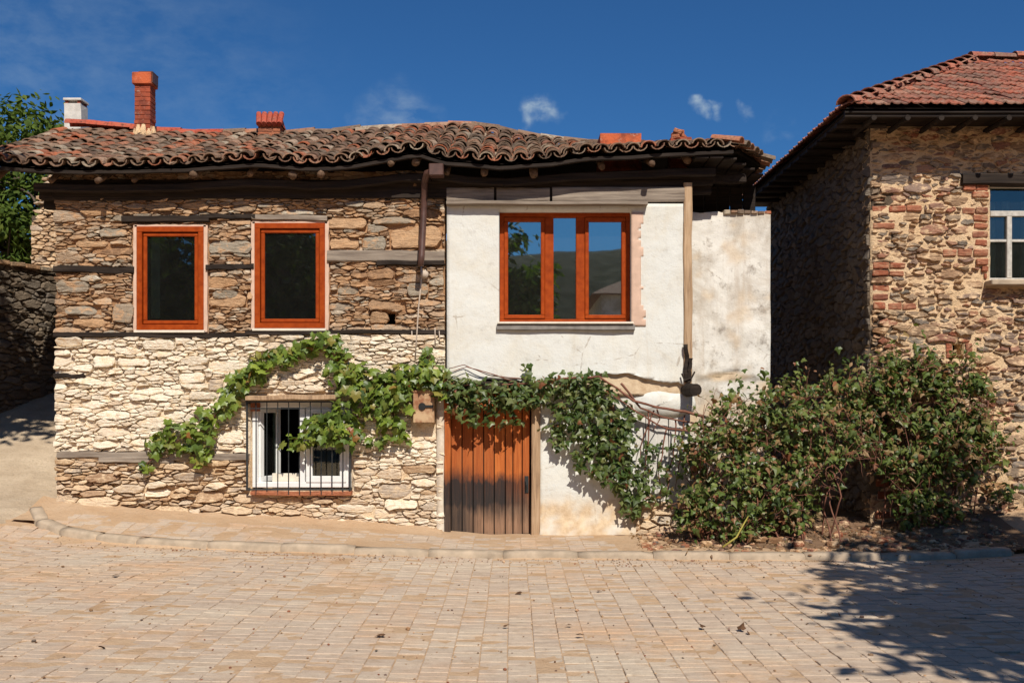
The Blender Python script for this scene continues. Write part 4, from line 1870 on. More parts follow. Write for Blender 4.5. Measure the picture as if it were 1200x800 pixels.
# ridge caps: bright new ones at the left, old ones further right
cap = barrel('ridge_tile', .44, .12, .10, .015, 7, True)
cap_new = cap.mesh('ridge_tile', MT['tile_new'])
cap_old = cap.mesh('ridge_tile', MT['tile_old'])
x = X(78, DR)
while x < 1.6:
    lift = .11 * (1 - sm(x, -6.9, -5.2)) + .045
    new = x < X(250, DR)
    p = roof_pt(x, 1) + Vector((0, .02, lift - .045))
    q = roof_pt(x + .34, 1) + Vector((0, .02, .11 * (1 - sm(x + .34, -6.9, -5.2)) + .045 - .045))
    d = (q - p).normalized()
    M = Matrix.Translation(p) @ Matrix.Rotation(-PI / 2 + R.gauss(0, .03), 4, 'Z') @ Matrix.Rotation(math.asin(d.z) + R.gauss(0, .03) + .03, 4, 'X')
    inst('ridge_tile', cap_new if new else cap_old, M, roof)
    x += .34 if new else .36
# edge tiles along the cut right corner and the side eave
for k in range(13):
    if k < 5:
        p = Vector((XR + .54 * .19 * (k + .4), YE + .84 * .19 * (k + .4), 5.0))
        iv = Vector((-.84, .54, .26)).normalized()
    else:
        p = Vector((3.47, .36 + .19 * (k - 5), 5.0))
        iv = Vector((-1, .0, .30)).normalized()
    sv = iv.cross(Vector((0, 0, 1))).normalized()
    nv_ = sv.cross(iv)
    M = Matrix(((sv.x, iv.x, nv_.x, p.x), (sv.y, iv.y, nv_.y, p.y), (sv.z, iv.z, nv_.z, p.z - (.05 if k > 4 else 0)), (0, 0, 0, 1)))
    inst('tile', cov_me, M @ Matrix.Translation((R.gauss(0, .01), -.05 + R.gauss(0, .015), .0)) @ Matrix.Rotation(R.gauss(0, .05), 4, 'Z'), roof)

# under the eave: fascia lath, rafter logs, purlins, boards
mb = MB()
NXX = 60
vs, fs = [], []
for i in range(NXX + 1):
    x = lerp(XL + .05, XR - .02, i / NXX)
    z = eave_z(x) - .085 + .008 * nz(x * 3)
    for (dy, dz) in ((.03, -.022), (.03, .018), (.10, .018), (.10, -.022)):
        vs.append(Vector((x, YE + dy, z + dz)))
for i in range(NXX):
    for k in range(4):
        fs.append((i * 4 + k, i * 4 + (k + 1) % 4, (i + 1) * 4 + (k + 1) % 4, (i + 1) * 4 + k))
mb.add(vs, fs)
mb.build('eave_lath', MT['timber_dark'], roof)
x = XL + .2
while x < XR - .05:
    mb = MB()
    z0_ = eave_z(x) - .155 + R.gauss(0, .012)
    sl = (ridge_z(x) - eave_z(x)) / (YR - YE)
    rr = R.uniform(.032, .058)
    tube(mb, [(x, YE + .05 + R.uniform(-.04, .16), z0_ - .01), (x + R.gauss(0, .01), 0, z0_ + .45 * sl), (x + R.gauss(0, .02), .9, z0_ + 1.35 * sl)], [rr, rr, rr], 9, 0, True, .2)
    mb.build('rafter', MT['rafter'], roof, True)
    x += R.uniform(.30, .95)
for (yy_, dz, h, mt, s_) in ((-.15, -.24, .10, 'timber_dark', 1), (.0, -.31, .13, 'timber_dark', 2), (.13, -.40, .14, 'timber_dark', 3)):
    for (a, b) in ((-6.15, -4.1), (-4.12, -1.05), (-1.02, 2.62)):
        mb = MB()
        n = 8
        for q in range(n):
            xa, xb = lerp(a, b, q / n), lerp(a, b, (q + 1) / n)
            if q == 0:
                pa = Vector((xa, yy_, eave_z(xa) + dz))
            pb = Vector((xb, yy_, eave_z(xb) * .7 + .3 * eave_z((a + b) / 2) + dz + .01 * nz(xb)))
            rough_beam(mb, pa, pb, h, .11, 3, .006, .3, a + q)
            pa = pb
        mb.build('eave_beam', MT[mt], roof)
mb = MB()
box(mb, -5.97, 2.25, -.07, .12, 4.36, 4.60, .01)
mb.build('wall_plate', MT['timber_dark'], roof)  # plate made taller so its dark timber stands in for eave shade
# right end: soffit boards under the overhang past the corner post
for k in range(6):
    mb = MB()
    a, b = X(806) + .03 + k * .185, X(806) + .20 + k * .185
    zt = 4.80 + .02 * nz(k * 2.1)
    y0_ = max(YE + .06, YE + .06 + (b - XR) / .643 if b > XR else -9)
    box(mb, a, b, y0_, 4.6, zt, zt + .03, .004, R.random())
    mb.build('soffit_board', MT['timber_dark'], roof)
for k in range(7):  # added dark boards closing the sky gap, standing in for roof shade
    mb = MB()
    a = 2.21 + k * .185
    box(mb, a, a + .175, 1.30 + R.gauss(0, .006), 1.33, 3.9, 4.83, .005, R.random())
    mb.build('dark_gap_board', MT['timber_dark'], roof)
mb = MB()
rough_beam(mb, (X(800), .06, 4.62), (3.1, .30, 4.70), .12, .12, 8, .02, .2, 3)
mb.build('outrigger', MT['timber_dark'], roof)

# ---- chimneys
def chimney(nm, label, px0, px1, pyt, pyb, D, mat, courses=False, taper=0.0, seg=6):
    x0, x1 = X(px0, D), X(px1, D)
    zt, zb = Z(pyt, D), Z(pyb, D) - .35
    w = x1 - x0
    y0 = D - 13
    mb = MB()
    vs, fs = [], []
    for i in range(seg + 1):
        z = lerp(zb, zt, i / seg)
        k = 1 - taper * i / seg
        for (sx_, sy_) in ((-1, -1), (1, -1), (1, 1), (-1, 1)):
            j = .012 * nz(z * 4, sx_ * 3 + px0, sy_ * 3)
            vs.append(Vector(((x0 + x1) / 2 + sx_ * (w / 2) * k + j, y0 + w / 2 + sy_ * min(w / 2, .3) * k + j, z)))
    for i in range(seg):
        for k in range(4):
            fs.append((i * 4 + k, i * 4 + (k + 1) % 4, i * 4 + 4 + (k + 1) % 4, i * 4 + 4 + k))
    fs.append(tuple(seg * 4 + k for k in range(4)))
    mb.add(vs, fs)
    if courses:
        mb = MB()
        z = zb
        while z < zt - .02:
            zh = min(.062, zt - z)
            kx = 1 - taper * (z - zb) / (zt - zb)
            off = .012 * nz(z * 9, px0)
            hw, hd = w / 2 * kx, min(w / 2, .3) * kx
            cxx, cyy = (x0 + x1) / 2 + off, y0 + w / 2
            sp = cxx + hw * R.uniform(-.35, .35)
            tn = R.random()
            box(mb, cxx - hw, sp - .005, cyy - hd, cyy + hd, z, z + zh, .006, tn)
            box(mb, sp + .005, cxx + hw, cyy - hd + R.gauss(0, .004), cyy + hd, z, z + zh, .006, R.random())
            z += zh + .007
        hw *= .965
        box(mb, (x0 + x1) / 2 - hw, (x0 + x1) / 2 + hw, y0 + w / 2 - hd + .006, y0 + w / 2 + hd - .006, zb, zt - .005, 0, .9)
    o = mb.build(nm, mat, house)
    o['label'] = label
    return o, (x0 + x1) / 2, y0 + w / 2, zt, w


c, cx, cy, zt, w = chimney('chimney', 'tall narrow red brick chimney with jutting orange top', 157, 176, 98, 150, 15.2, MT['chim_red'], True, .04)
mb = MB()
box(mb, cx - w / 2 - .025, cx + w / 2 + .02, cy - w / 2 - .03, cy + w / 2 + .03, zt - .01, zt + .17, .008)
mb.build('chimney_cap', MT['chim_orange'], c)
mb = MB()
box(mb, cx - .07, cx + w / 2 + .03, cy - .1, cy + w / 2 + .03, zt + .17, zt + .20, .008)
box(mb, cx + w / 2 - .07, cx + w / 2 + .035, cy - .11, cy + w / 2, zt + .02, zt + .17, .006)
mb.build('soot_tile', MT['pipe'], c)
mb = MB()
for k in range(9):
    a = 2 * PI * k / 9
    tube(mb, [(cx + .14 * math.cos(a), cy - .02 + .14 * math.sin(a), Z(152, 15.2) - .2), (cx + .12 * math.cos(a), cy + .12 * math.sin(a), Z(146, 15.2))], [.08, .03], 6)
mb.build('mortar_collar', MT['mortar_right'], c, True)
c, cx, cy, zt, w = chimney('chimney', 'white plastered chimney at the left end of the ridge', 75, 94.5, 121, 150, 16.2, MT['concrete_white'])
mb = MB()
for (sx_, sy_) in ((-1, -1), (1, -1), (1, 1), (-1, 1)):
    box(mb, cx + sx_ * .10 - .025, cx + sx_ * .10 + .025, cy + sy_ * .10 - .025, cy + sy_ * .10 + .025, zt, zt + .045)
mb.build('vent_post', MT['chim_red'], c)
mb = MB()
box(mb, cx - w / 2 - .012, cx + w / 2 + .012, cy - w / 2 - .02, cy + w / 2 + .02, zt + .045, zt + .085, .006)
mb.build('chimney_cap', MT['concrete_white'], c)
c, cx, cy, zt, w = chimney('chimney', 'short brick chimney with a little red tiled hood', 302, 328, 146, 154, 15.3, MT['brick'], True)
for k in range(5):
    mb = MB()
    xx = cx - w / 2 - .03 + (w + .05) * (k + .5) / 5
    tube(mb, [(xx + .02, cy - w / 2 - .05, zt - .005), (xx - .03 + .01 * k, cy - .02, zt + .21)], .042, 8)
    mb.build('hood_tile', MT['tile_new'], c)
mb = MB()
v = [(cx - w / 2 - .02, cy - w / 2, zt), (cx + w / 2 + .02, cy - w / 2, zt), (cx + w / 2 - .01, cy, zt + .17), (cx - w / 2, cy, zt + .17), (cx - w / 2 - .02, cy + w / 2, zt), (cx + w / 2 + .02, cy + w / 2, zt)]
mb.add([Vector(p) for p in v], [(0, 1, 2, 3), (3, 2, 5, 4), (0, 3, 4), (1, 5, 2)])
mb.build('hood', MT['chim_red'], c)
c, cx, cy, zt, w = chimney('chimney', 'wide low orange chimney near the right end of the roof', 703, 752, 156, 172, 14.3, MT['chim_orange'], None, .02)
mb = MB()
box(mb, cx - .01, cx + .05, cy - .2, cy - .12, zt, zt + .025, .004)
mb.build('chimney_knob', MT['chim_orange'], c)
c, cx, cy, zt, w = chimney('chimney', 'crumbling dark red chimney stub near the right roof corner', 786, 811, 160, 172, 14.0, MT['chim_red'], True)
mb = MB()
for k in range(7):
    a = R.uniform(-.10, .10)
    box(mb, -.06, .06, -.04, .04, -.03, .03, .008, R.random(), 0, Matrix.Translation((cx - .02 + a * (1 - k / 8), cy - .1 + R.uniform(-.05, .05), zt + .0 + .014 * k)) @ Matrix.Rotation(R.uniform(-1, 1), 4, 'Z') @ Matrix.Rotation(R.uniform(-.5, .5), 4, 'Y'))
mb.build('broken_brick', MT['brick'], c)

# ================================================================== THE RIGHT HOUSE
rh = thing('stone_house', 'rubble stone house with red brick quoins and hipped red roof at the right', 'house', (7.5, 0, 0))
RX0 = X(1020)
RX1 = 11.0
RW = (X(1160), X(1160) + 1.15, Z(329), Z(214))
RHOLE = (X(1116), X(1130), Z(420), Z(403))
bricks = [  # px0, px1, py top, py bottom
    (1021, 1082, 240.5, 248.5), (1022, 1050, 261, 269), (1022, 1062, 308, 315), (1022, 1060, 317, 324), (1022, 1042, 334, 342), (1022, 1042, 344, 352), (1040, 1074, 355, 363), (1022, 1038, 354, 362),
    (1128, 1158, 216, 224), (1138, 1158, 225, 232), (1127, 1158, 243, 251), (1140, 1158, 252, 259), (1141, 1158, 261, 268), (1138, 1158, 271, 279), (1142, 1158, 281, 288), (1104, 1158, 292, 300),
    (1143, 1158, 303, 310), (1150, 1158, 312, 319), (1152, 1158, 320, 326), (1108, 1116, 402, 420), (1130, 1139, 402, 420),
    (1026, 1046, 546, 556), (1026, 1042, 560, 570), (1028, 1046, 575, 584), (1024, 1044, 598, 607)]
rholes = [(X(a) - .004, X(b) + .004, Z(d) - .006, Z(c) + .006) for a, b, c, d in bricks]
lint = (X(1126), RW[1] + .3, Z(218), Z(204))
sillr = (X(1154), RW[1] + .1, Z(338), Z(329))
rg = random.Random(33)
Tr = T_front(0)


def rlime(u, v):
    return clamp(.10 + .35 * fbm(u * 2, v * 2, 3))


wmb = wall_grid(RX0, RX1, -.3, 5.35, [RW, RHOLE], Tr, .07, .014, .3, None, rlime, 14, lambda u, v: -.006 + .022 * sm(fbm(u * 2.6, v * 3.3, 19), -.2, .3))
rwall = wmb.build('front_wall', MT['mortar_right'], rh, True)
cells = rubble(RX0, RX1 - 2.6, -.2, 5.3, .026, .090, 2.6, rholes + [RHOLE, (RW[0] - .01, RW[1] + .02, RW[2] - .02, RW[3] + .02), lint, sillr], rg, 1.7)
P = []
for c in cells:
    cu = sum(p[0] for p in c) / len(c)
    P.append(stone_piece(c, Tr, .034, rg, .007 + (.011 if rg.random() < .5 else 0), .008, None, rlime))
lay(P, 'stone', 'small_stones', MT['stone_right'], rwall, 300, lambda p: (p[5][0] > 7.3, -p[4]))
for (a, b, c, d) in bricks:
    n = max(1, round((X(b) - X(a)) / .21))
    for i in range(n):
        mb = MB()
        u0, u1 = lerp(X(a), X(b), i / n) + .003, lerp(X(a), X(b), (i + 1) / n) - .003
        j = R.gauss(0, .008)
        zd, zc = Z(d) + .004 + R.gauss(0, .004), Z(c) - .004 + R.gauss(0, .004)
        box(mb, u0 + abs(R.gauss(0, .005)), u1 - abs(R.gauss(0, .008)), -.026 + j, .06, zd, zc, .010, R.random(), 0, Matrix.Translation(((u0 + u1) / 2, 0, (zd + zc) / 2)) @ Matrix.Rotation(R.gauss(0, .025), 4, 'Y') @ Matrix.Translation((-(u0 + u1) / 2, 0, -(zd + zc) / 2)))
        mb.v = [v + Vector((.010 * nz(v.x * 20, v.z * 20), .008 * nz(v.x * 21, v.z * 21), .010 * nz(v.x * 17, v.z * 23))) for v in mb.v]
        mb.build('brick', MT['brick_wall'], rwall, center=True)
mb = MB()
box(mb, RHOLE[0] - .03, RHOLE[1] + .03, .28, .32, RHOLE[2] - .03, RHOLE[3] + .03)
mb.build('vent_back', MT['dark'], rh)

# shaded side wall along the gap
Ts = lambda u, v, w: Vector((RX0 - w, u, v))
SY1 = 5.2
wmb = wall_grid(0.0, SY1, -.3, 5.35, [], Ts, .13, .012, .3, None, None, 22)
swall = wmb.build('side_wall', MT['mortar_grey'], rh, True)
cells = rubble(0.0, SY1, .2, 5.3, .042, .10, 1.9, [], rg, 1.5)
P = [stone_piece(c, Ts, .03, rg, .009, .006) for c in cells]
lay(P, 'stone', 'small_stones', MT['stone_shaded'], swall, 300)
mb = MB()
box(mb, RX0 + .31, RX1, 4.9, 5.2, -.3, 5.35)
box(mb, RX1 - .3, RX1, .31, 4.9, -.3, 5.35)
mb.build('rear_wall', MT['mortar_grey'], rh)

# window
x0, x1, z0, z1 = RW
yf = .09
m = MB()
frame_ring(m, x0, x1, z0, z1, .05, yf, yf + .07, .005)
box(m, x0 + .05, x1 - .05, yf - .008, yf + .06, Z(252), Z(245.5), .005)
box(m, x0 + .27, x0 + .335, yf - .006, yf + .06, z0 + .048, Z(252), .005)
for q in (.60, .88):
    box(m, x0 + q, x0 + q + .05, yf - .004, yf + .06, z0 + .048, Z(252), .005)
box(m, x0 + .05, x0 + .27, yf + .006, yf + .05, Z(282), Z(279), .003)
box(m, x0 + .335, x0 + .60, yf + .006, yf + .05, Z(282), Z(279), .003)
MT['grey_paint'] = m_plain('grey_white_paint', (.56, .53, .48), .7, .25, var=.4, ns=16, bump=.4)
rw = m.build('window', MT['grey_paint'], rh)
for (a, b, c, d) in ((x0 + .04, x1 - .04, Z(247), z1 - .04), (x0 + .04, x0 + .28, z0 + .04, Z(251)), (x0 + .33, x0 + .61, z0 + .04, Z(251)), (x0 + .64, x1 - .04, z0 + .04, Z(251))):
    pane(a, b, c, d, yf + .035, MT['glass_dark'], rw)
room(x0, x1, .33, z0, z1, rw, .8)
for (a, b) in ((x0 + .03, x0 + .17), (x0 + .25, x0 + .36), (x0 + .5, x0 + .68)):
    mb = MB()
    vs, fs = [], []
    n = 16
    for i in range(n + 1):
        t = i / n
        x = lerp(a, b, t)
        y = .20 + .018 * math.sin(i * 1.9)
        vs += [(x, y, z0 + .02), (lerp(a, b, t * .8 + .1), y, Z(232))]
    for i in range(n):
        fs.append((2 * i, 2 * i + 2, 2 * i + 3, 2 * i + 1))
    mb.add([Vector(v) for v in vs], fs)
    mb.build('curtain', MT['curtain_white'], rw)
mb = MB()
box(mb, sillr[0], sillr[1], -.20, .09, sillr[2] + .025, sillr[3] - .006, .01)
mb.build('sill', MT['kerb'], rw)
mb = MB()
rough_beam(mb, (lint[0], .03, (lint[2] + lint[3]) / 2), (lint[1], .03, (lint[2] + lint[3]) / 2), lint[3] - lint[2] - .01, .2, 12, .008, .2, 4)
mb.build('lintel', MT['timber_dark'], rw)

# roof: hip
EC = Vector((4.15, -.62, 5.41))
SLP = .535
HD = 2.94
EX1 = 11.5
mb = MB()
E = [EC, Vector((EX1, EC.y, EC.z)), Vector((EX1, EC.y + 2 * HD, EC.z)), Vector((EC.x, EC.y + 2 * HD, EC.z))]
RD = [Vector((EC.x + HD, EC.y + HD, EC.z + HD * SLP)), Vector((EX1 - HD, EC.y + HD, EC.z + HD * SLP))]
dn = Vector((0, 0, -.05))
V = [e + dn for e in E] + [r + dn for r in RD]
mb.add(V, [(0, 1, 5, 4), (1, 2, 5), (2, 3, 4, 5), (3, 0, 4)])
mb.add([e + Vector((0, 0, -.10)) for e in E], [(0, 1, 2, 3)])
rroof = mb.build('roof', MT['timber_dark'], rh)
# rafters / fascia under the eaves
mb = MB()
rough_beam(mb, EC + Vector((.0, .05, -.105)), Vector((EX1, EC.y + .05, EC.z - .105)), .085, .05, 30, .012, .3, 2)
mb.build('fascia', MT['timber_dark'], rroof)
mb = MB()
rough_beam(mb, EC + Vector((.05, .03, -.105)), Vector((EC.x + .05, EC.y + 2 * HD, EC.z - .105)), .085, .05, 24, .012, .3, 6)
mb.build('fascia', MT['timber_dark'], rroof)
for k in range(9):
    mb = MB()
    xx = EC.x + .35 + k * .42
    tube(mb, [(xx, EC.y - .01, EC.z - .165), (xx, .1, EC.z - .165)], .035, 8, 0, True, .2)
    mb.build('rafter', MT['timber_dark'], rroof)
for k in range(12):
    mb = MB()
    yy_ = EC.y + .35 + k * .42
    tube(mb, [(EC.x - .01, yy_, EC.z - .165), (RX0 + .1, yy_, EC.z - .165)], .035, 8, 0, True, .2)
    mb.build('rafter', MT['timber_dark'], rroof)

# interlocking flat tiles
ft = MB()
TW, TL = .235, .36
prof = [(-.5, .010), (-.36, .034), (-.22, .012), (0, .006), (.15, .020), (.30, .006), (.5, .008)]
vs, fs = [], []
n = len(prof)
for (y, dz) in ((0, .016), (TL, 0)):
    for (a, h) in prof:
        vs.append(Vector((a * TW, y, h + dz)))
    for (a, h) in prof:
        vs.append(Vector((a * TW, y, h + dz - .016)))
for k in range(n - 1):
    fs.append((k, k + 1, 2 * n + k + 1, 2 * n + k))
    fs.append((n + k + 1, n + k, k, k + 1)[::1])
fs.append((0, 2 * n, 3 * n, n))
fs.append((n - 1, 2 * n - 1, 4 * n - 1, 3 * n - 1))
ft.add(vs, fs)
ft_me = ft.mesh('tile', MT['tile_red'])
sl_len = math.hypot(HD, HD * SLP)
ang = math.atan(SLP)
front, side = [], []
EXR = .30
for j in range(11):
    t = j * EXR / sl_len
    d = HD * t
    xa, xb = EC.x + d, EX1 - d
    k0 = int((xa - EC.x) / TW)
    x = EC.x + k0 * TW + TW * .5 + .06
    while x < xb - .1:
        if x > xa + .05:
            M = Matrix.Translation((x + R.gauss(0, .004), EC.y + d - .03, EC.z + d * SLP - .015 + R.gauss(.002, .004))) @ Matrix.Rotation(ang - .03 + R.gauss(0, .012), 4, 'X') @ Matrix.Rotation(R.gauss(0, .015), 4, 'Z')
            front.append((M, x))
        x += TW
    y = EC.y + .06 + TW * .5
    while y < EC.y + 2 * HD - d:
        if y > EC.y + d + .05:
            M = Matrix.Translation((EC.x + d - .03, y, EC.z + d * SLP - .015 + R.gauss(.002, .004))) @ Matrix.Rotation(-PI / 2, 4, 'Z') @ Matrix.Rotation(ang - .03 + R.gauss(0, .012), 4, 'X')
            side.append((M, j))
        y += TW
front.sort(key=lambda t: t[1])
for M, p in front[:230]:
    inst('tile', ft_me, M, rroof)
side.sort(key=lambda t: t[1])
for M, p in side[:46]:
    inst('tile', ft_me, M, rroof)
mb = MB()
for M, p in front[230:] + side[46:]:
    mb.add([M @ v for v in ft.v], ft.f, R.random())
mb.build('far_tiles', MT['tile_red'], rroof, kind='stuff')
hc = barrel('ridge_tile', .40, .135, .105, .016, 7, True)
hc_me = hc.mesh('ridge_tile', MT['tile_red'])
hip_v = RD[0] - EC
hl = hip_v.length
nh = 14
for k in range(nh):
    p = EC + hip_v * ((k + .0) / nh) + Vector((0, 0, .01))
    d = hip_v.normalized()
    M = Matrix.Translation(p) @ Matrix.Rotation(math.atan2(d.y, d.x) - PI / 2 + R.gauss(0, .03), 4, 'Z') @ Matrix.Rotation(math.asin(d.z) - .13 + R.gauss(0, .03), 4, 'X')
    inst('ridge_tile', hc_me, M, rroof)
x = RD[0].x - .05
while x < RD[1].x:
    M = Matrix.Translation((x, RD[0].y, RD[0].z + .01 + R.gauss(0, .008))) @ Matrix.Rotation(-PI / 2, 4, 'Z') @ Matrix.Rotation(.03 + R.gauss(0, .02), 4, 'X')
    inst('ridge_tile', hc_me, M, rroof)
    x += .34

# ================================================================== walls up the alley at the left
aw = thing('garden_wall', 'dark shaded rubble wall along the alley at the left edge', 'wall', (-7.9, 3, 1.4))
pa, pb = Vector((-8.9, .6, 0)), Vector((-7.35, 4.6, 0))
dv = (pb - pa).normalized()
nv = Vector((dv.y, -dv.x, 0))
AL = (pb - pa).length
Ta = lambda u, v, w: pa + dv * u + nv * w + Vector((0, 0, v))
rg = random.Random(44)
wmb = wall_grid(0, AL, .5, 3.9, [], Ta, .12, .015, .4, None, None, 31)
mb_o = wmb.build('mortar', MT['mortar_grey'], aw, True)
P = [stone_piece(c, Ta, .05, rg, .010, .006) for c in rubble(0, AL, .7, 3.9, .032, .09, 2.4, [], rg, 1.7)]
lay(P, 'stone', 'small_stones', MT['stone_shaded'], aw, 300)
for k in range(int(AL / .3)):
    mb = MB()
    c = Ta(.15 + k * .3, 3.93, -.14)
    box(mb, -.145, .145, -.22, .22, -.035, .035, .012, R.random(), 0, Matrix.Translation(c) @ Matrix.Rotation(math.atan2(dv.y, dv.x) + R.gauss(0, .03), 4, 'Z') @ Matrix.Rotation(R.gauss(0, .04), 4, 'Y'))
    mb.build('coping_stone', MT['stone_up'], aw, center=True)

bh = thing('rear_stone_house', 'sunlit grey stone gable seen behind the left corner of the roof', 'house', (-7.2, 7, 1.5))
Tb = T_front(7.0)
BX0, BX1 = X(37, 20), -4.5
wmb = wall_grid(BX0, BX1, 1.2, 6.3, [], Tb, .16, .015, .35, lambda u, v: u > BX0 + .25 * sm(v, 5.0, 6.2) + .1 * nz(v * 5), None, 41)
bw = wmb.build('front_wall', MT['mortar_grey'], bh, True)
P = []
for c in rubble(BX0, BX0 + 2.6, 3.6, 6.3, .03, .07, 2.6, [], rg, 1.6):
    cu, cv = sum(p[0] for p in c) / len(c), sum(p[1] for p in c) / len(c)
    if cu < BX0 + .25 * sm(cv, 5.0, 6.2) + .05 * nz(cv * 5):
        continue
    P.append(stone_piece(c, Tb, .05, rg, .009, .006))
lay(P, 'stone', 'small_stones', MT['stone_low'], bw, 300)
mb = MB()
v = [(BX0 + .1, 7.36, 1.2), (BX1, 7.36, 1.2), (BX1, 11, 1.2), (BX0 + .1, 11, 1.2), (BX0 + .3, 7.36, 6.1), (BX1, 7.36, 6.1), (BX1, 11, 6.1), (BX0 + .3, 11, 6.1)]
mb.add([Vector(p) for p in v], [(0, 1, 5, 4), (1, 2, 6, 5), (2, 3, 7, 6), (3, 0, 4, 7), (4, 5, 6, 7)])
mb.build('rear_wall', MT['mortar_grey'], bh)

# ================================================================== plants
def leaf_mesh(kind):
    mb = MB()
    if kind == 'grape':
        out = [(0, 0), (.30, -.16), (.52, .10), (.40, .26), (.56, .52), (.30, .56), (.0, 1.0), (-.30, .56), (-.56, .52), (-.40, .26), (-.52, .10), (-.30, -.16)]
        c = (0, .30)
    elif kind == 'ivy':
        out = [(0, 0), (.26, -.06), (.48, .26), (.26, .42), (.0, 1.0), (-.26, .42), (-.48, .26), (-.26, -.06)]
        c = (0, .3)
    else:
        out = [(0, 0), (.22, .25), (.24, .55), (0, 1.0), (-.24, .55), (-.22, .25)]
        c = (0, .5)
    vs = [Vector((x, y, -.16 * abs(x) - .18 * (y - .3) ** 2)) for x, y in out] + [Vector((c[0], c[1], .05))]
    n = len(out)
    fs = [(k, (k + 1) % n, n) for k in range(n)]
    mb.add(vs, fs)
    return mb


LEAF = {k: leaf_mesh(k) for k in ('grape', 'ivy', 'oval')}
LEAF_ME = {}


def leaf_matrix(pos, out, size, rg, droop=.6, spread=.75):
    n = (out + Vector((rg.gauss(0, spread), rg.gauss(0, spread), rg.gauss(.35, spread)))).normalized()
    tip = Vector((rg.gauss(0, .6), rg.gauss(0, .3), -droop + rg.gauss(0, .4)))
    tip = tip - n * tip.dot(n)
    tip = tip.normalized() if tip.length > 1e-4 else n.orthogonal().normalized()
    sx_ = tip.cross(n)
    return Matrix(((sx_.x * size, tip.x * size, n.x * size, pos.x), (sx_.y * size, tip.y * size, n.y * size, pos.y), (sx_.z * size, tip.z * size, n.z * size, pos.z), (0, 0, 0, 1)))


def put_leaves(mats, kind, mat, parent, limit=300, prio=None, rest_name='foliage'):
    if prio:
        mats.sort(key=prio)
    key = (kind, mat)
    if key not in LEAF_ME:
        LEAF_ME[key] = LEAF[kind].mesh('leaf', MT[mat])
    for M in mats[:limit]:
        inst('leaf', LEAF_ME[key], M, parent)
    if len(mats) > limit:
        mb = MB()
        lv, lf = LEAF[kind].v, LEAF[kind].f
        for M in mats[limit:]:
            mb.add([M @ v for v in lv], lf, R.random())
        mb.build(rest_name, MT[mat], parent, kind='stuff')


def wall_blobs(blobs, rg, size, yfn, out_amt=.75):
    """blobs px: (cx, cy, rx, ry, depth, count); leaves in a mat over the wall plane"""
    mats = []
    for (cx, cy, rx_, ry_, dep, cnt) in blobs:
        for _ in range(cnt):
            while True:
                a, b = rg.uniform(-1, 1), rg.uniform(-1, 1)
                if a * a + b * b < 1:
                    break
            rr = math.sqrt(max(0, 1 - a * a - b * b))
            x = X(cx + a * rx_ + rg.gauss(0, 2))
            z = Z(cy + b * ry_ + rg.gauss(0, 2))
            d = dep * (.25 + .75 * rr) * rg.uniform(.25, 1) ** .7
            pos = Vector((x, yfn(x, z) - .03 - d, z))
            out = Vector((a * .5, -1, -b * .4 + .25))
            mats.append(leaf_matrix(pos, out, size * rg.uniform(.6, 1.25), rg))
    return mats


def yface(x, z):
    if x < PXL:
        return -.03
    return -.08 if z > 2.0 else .0


# grape vine round the ground floor window
gv = thing('grape_vine', 'bright green grape vine trained over the white grilled window', 'vine', (X(470), -.1, .1))
rg = random.Random(61)
blobs = [(172, 548, 10, 6, .10, 12), (190, 522, 14, 12, .14, 30), (212, 508, 20, 18, .20, 60), (238, 512, 20, 20, .2, 60), (236, 534, 12, 9, .14, 18), (252, 490, 12, 16, .16, 30), (270, 468, 13, 18, .18, 45), (284, 448, 13, 16, .18, 45), (305, 436, 14, 13, .18, 45),
         (314, 420, 12, 10, .14, 30), (338, 418, 14, 13, .16, 40), (352, 408, 12, 10, .14, 30), (380, 400, 16, 10, .18, 50), (398, 412, 13, 9, .14, 30), (396, 434, 11, 15, .18, 36), (425, 440, 24, 16, .25, 80), (420, 470, 26, 26, .30, 110), (385, 500, 30, 18, .28, 95), (362, 513, 10, 10, .2, 18), (343, 514, 7, 7, .15, 8),
         (410, 510, 20, 14, .28, 50), (450, 460, 30, 24, .26, 110), (455, 495, 16, 22, .22, 60), (470, 508, 9, 10, .18, 18), (478, 440, 24, 16, .22, 80), (505, 440, 20, 17, .24, 75), (470, 470, 12, 12, .2, 35), (501, 416, 5, 8, .1, 8), (515, 458, 10, 10, .2, 20), (440, 518, 8, 6, .15, 8), (393, 398, 8, 6, .1, 8)]
mats = wall_blobs([(a, b, c, d, e, int(f * .8)) for a, b, c, d, e, f in blobs], rg, .115, yface)
put_leaves(mats, 'grape', 'leaf_grape', gv, 300, lambda M: M.translation.y)
mb = MB()
for path in ([(520, 440), (480, 448), (440, 450), (410, 432), (380, 410), (340, 416), (300, 435), (270, 470), (240, 505), (200, 520), (172, 546)], [(440, 450), (430, 480), (400, 505), (345, 514)], [(470, 448), (462, 480), (466, 512)],
             [(410, 432), (395, 405)], [(455, 452), (500, 436), (501, 414)]):
    pts = [Vector((X(a), yface(X(a), Z(b)) - .06 + .02 * nz(a * .1, b * .1), Z(b))) for a, b in path]
    fine = []
    for a, b in zip(pts, pts[1:]):
        for q in range(5):
            p = a.lerp(b, q / 5)
            fine.append(p + Vector((.02 * nz(p.x * 5, p.z * 5), .015 * nz(p.x * 6, 3), .02 * nz(p.x * 5, p.z * 5, 4))))
    fine.append(pts[-1])
    tube(mb, fine, [lerp(.016, .006, i / len(fine)) for i in range(len(fine))], 6)
mb.build('stem', MT['vine_stem'], gv, True)

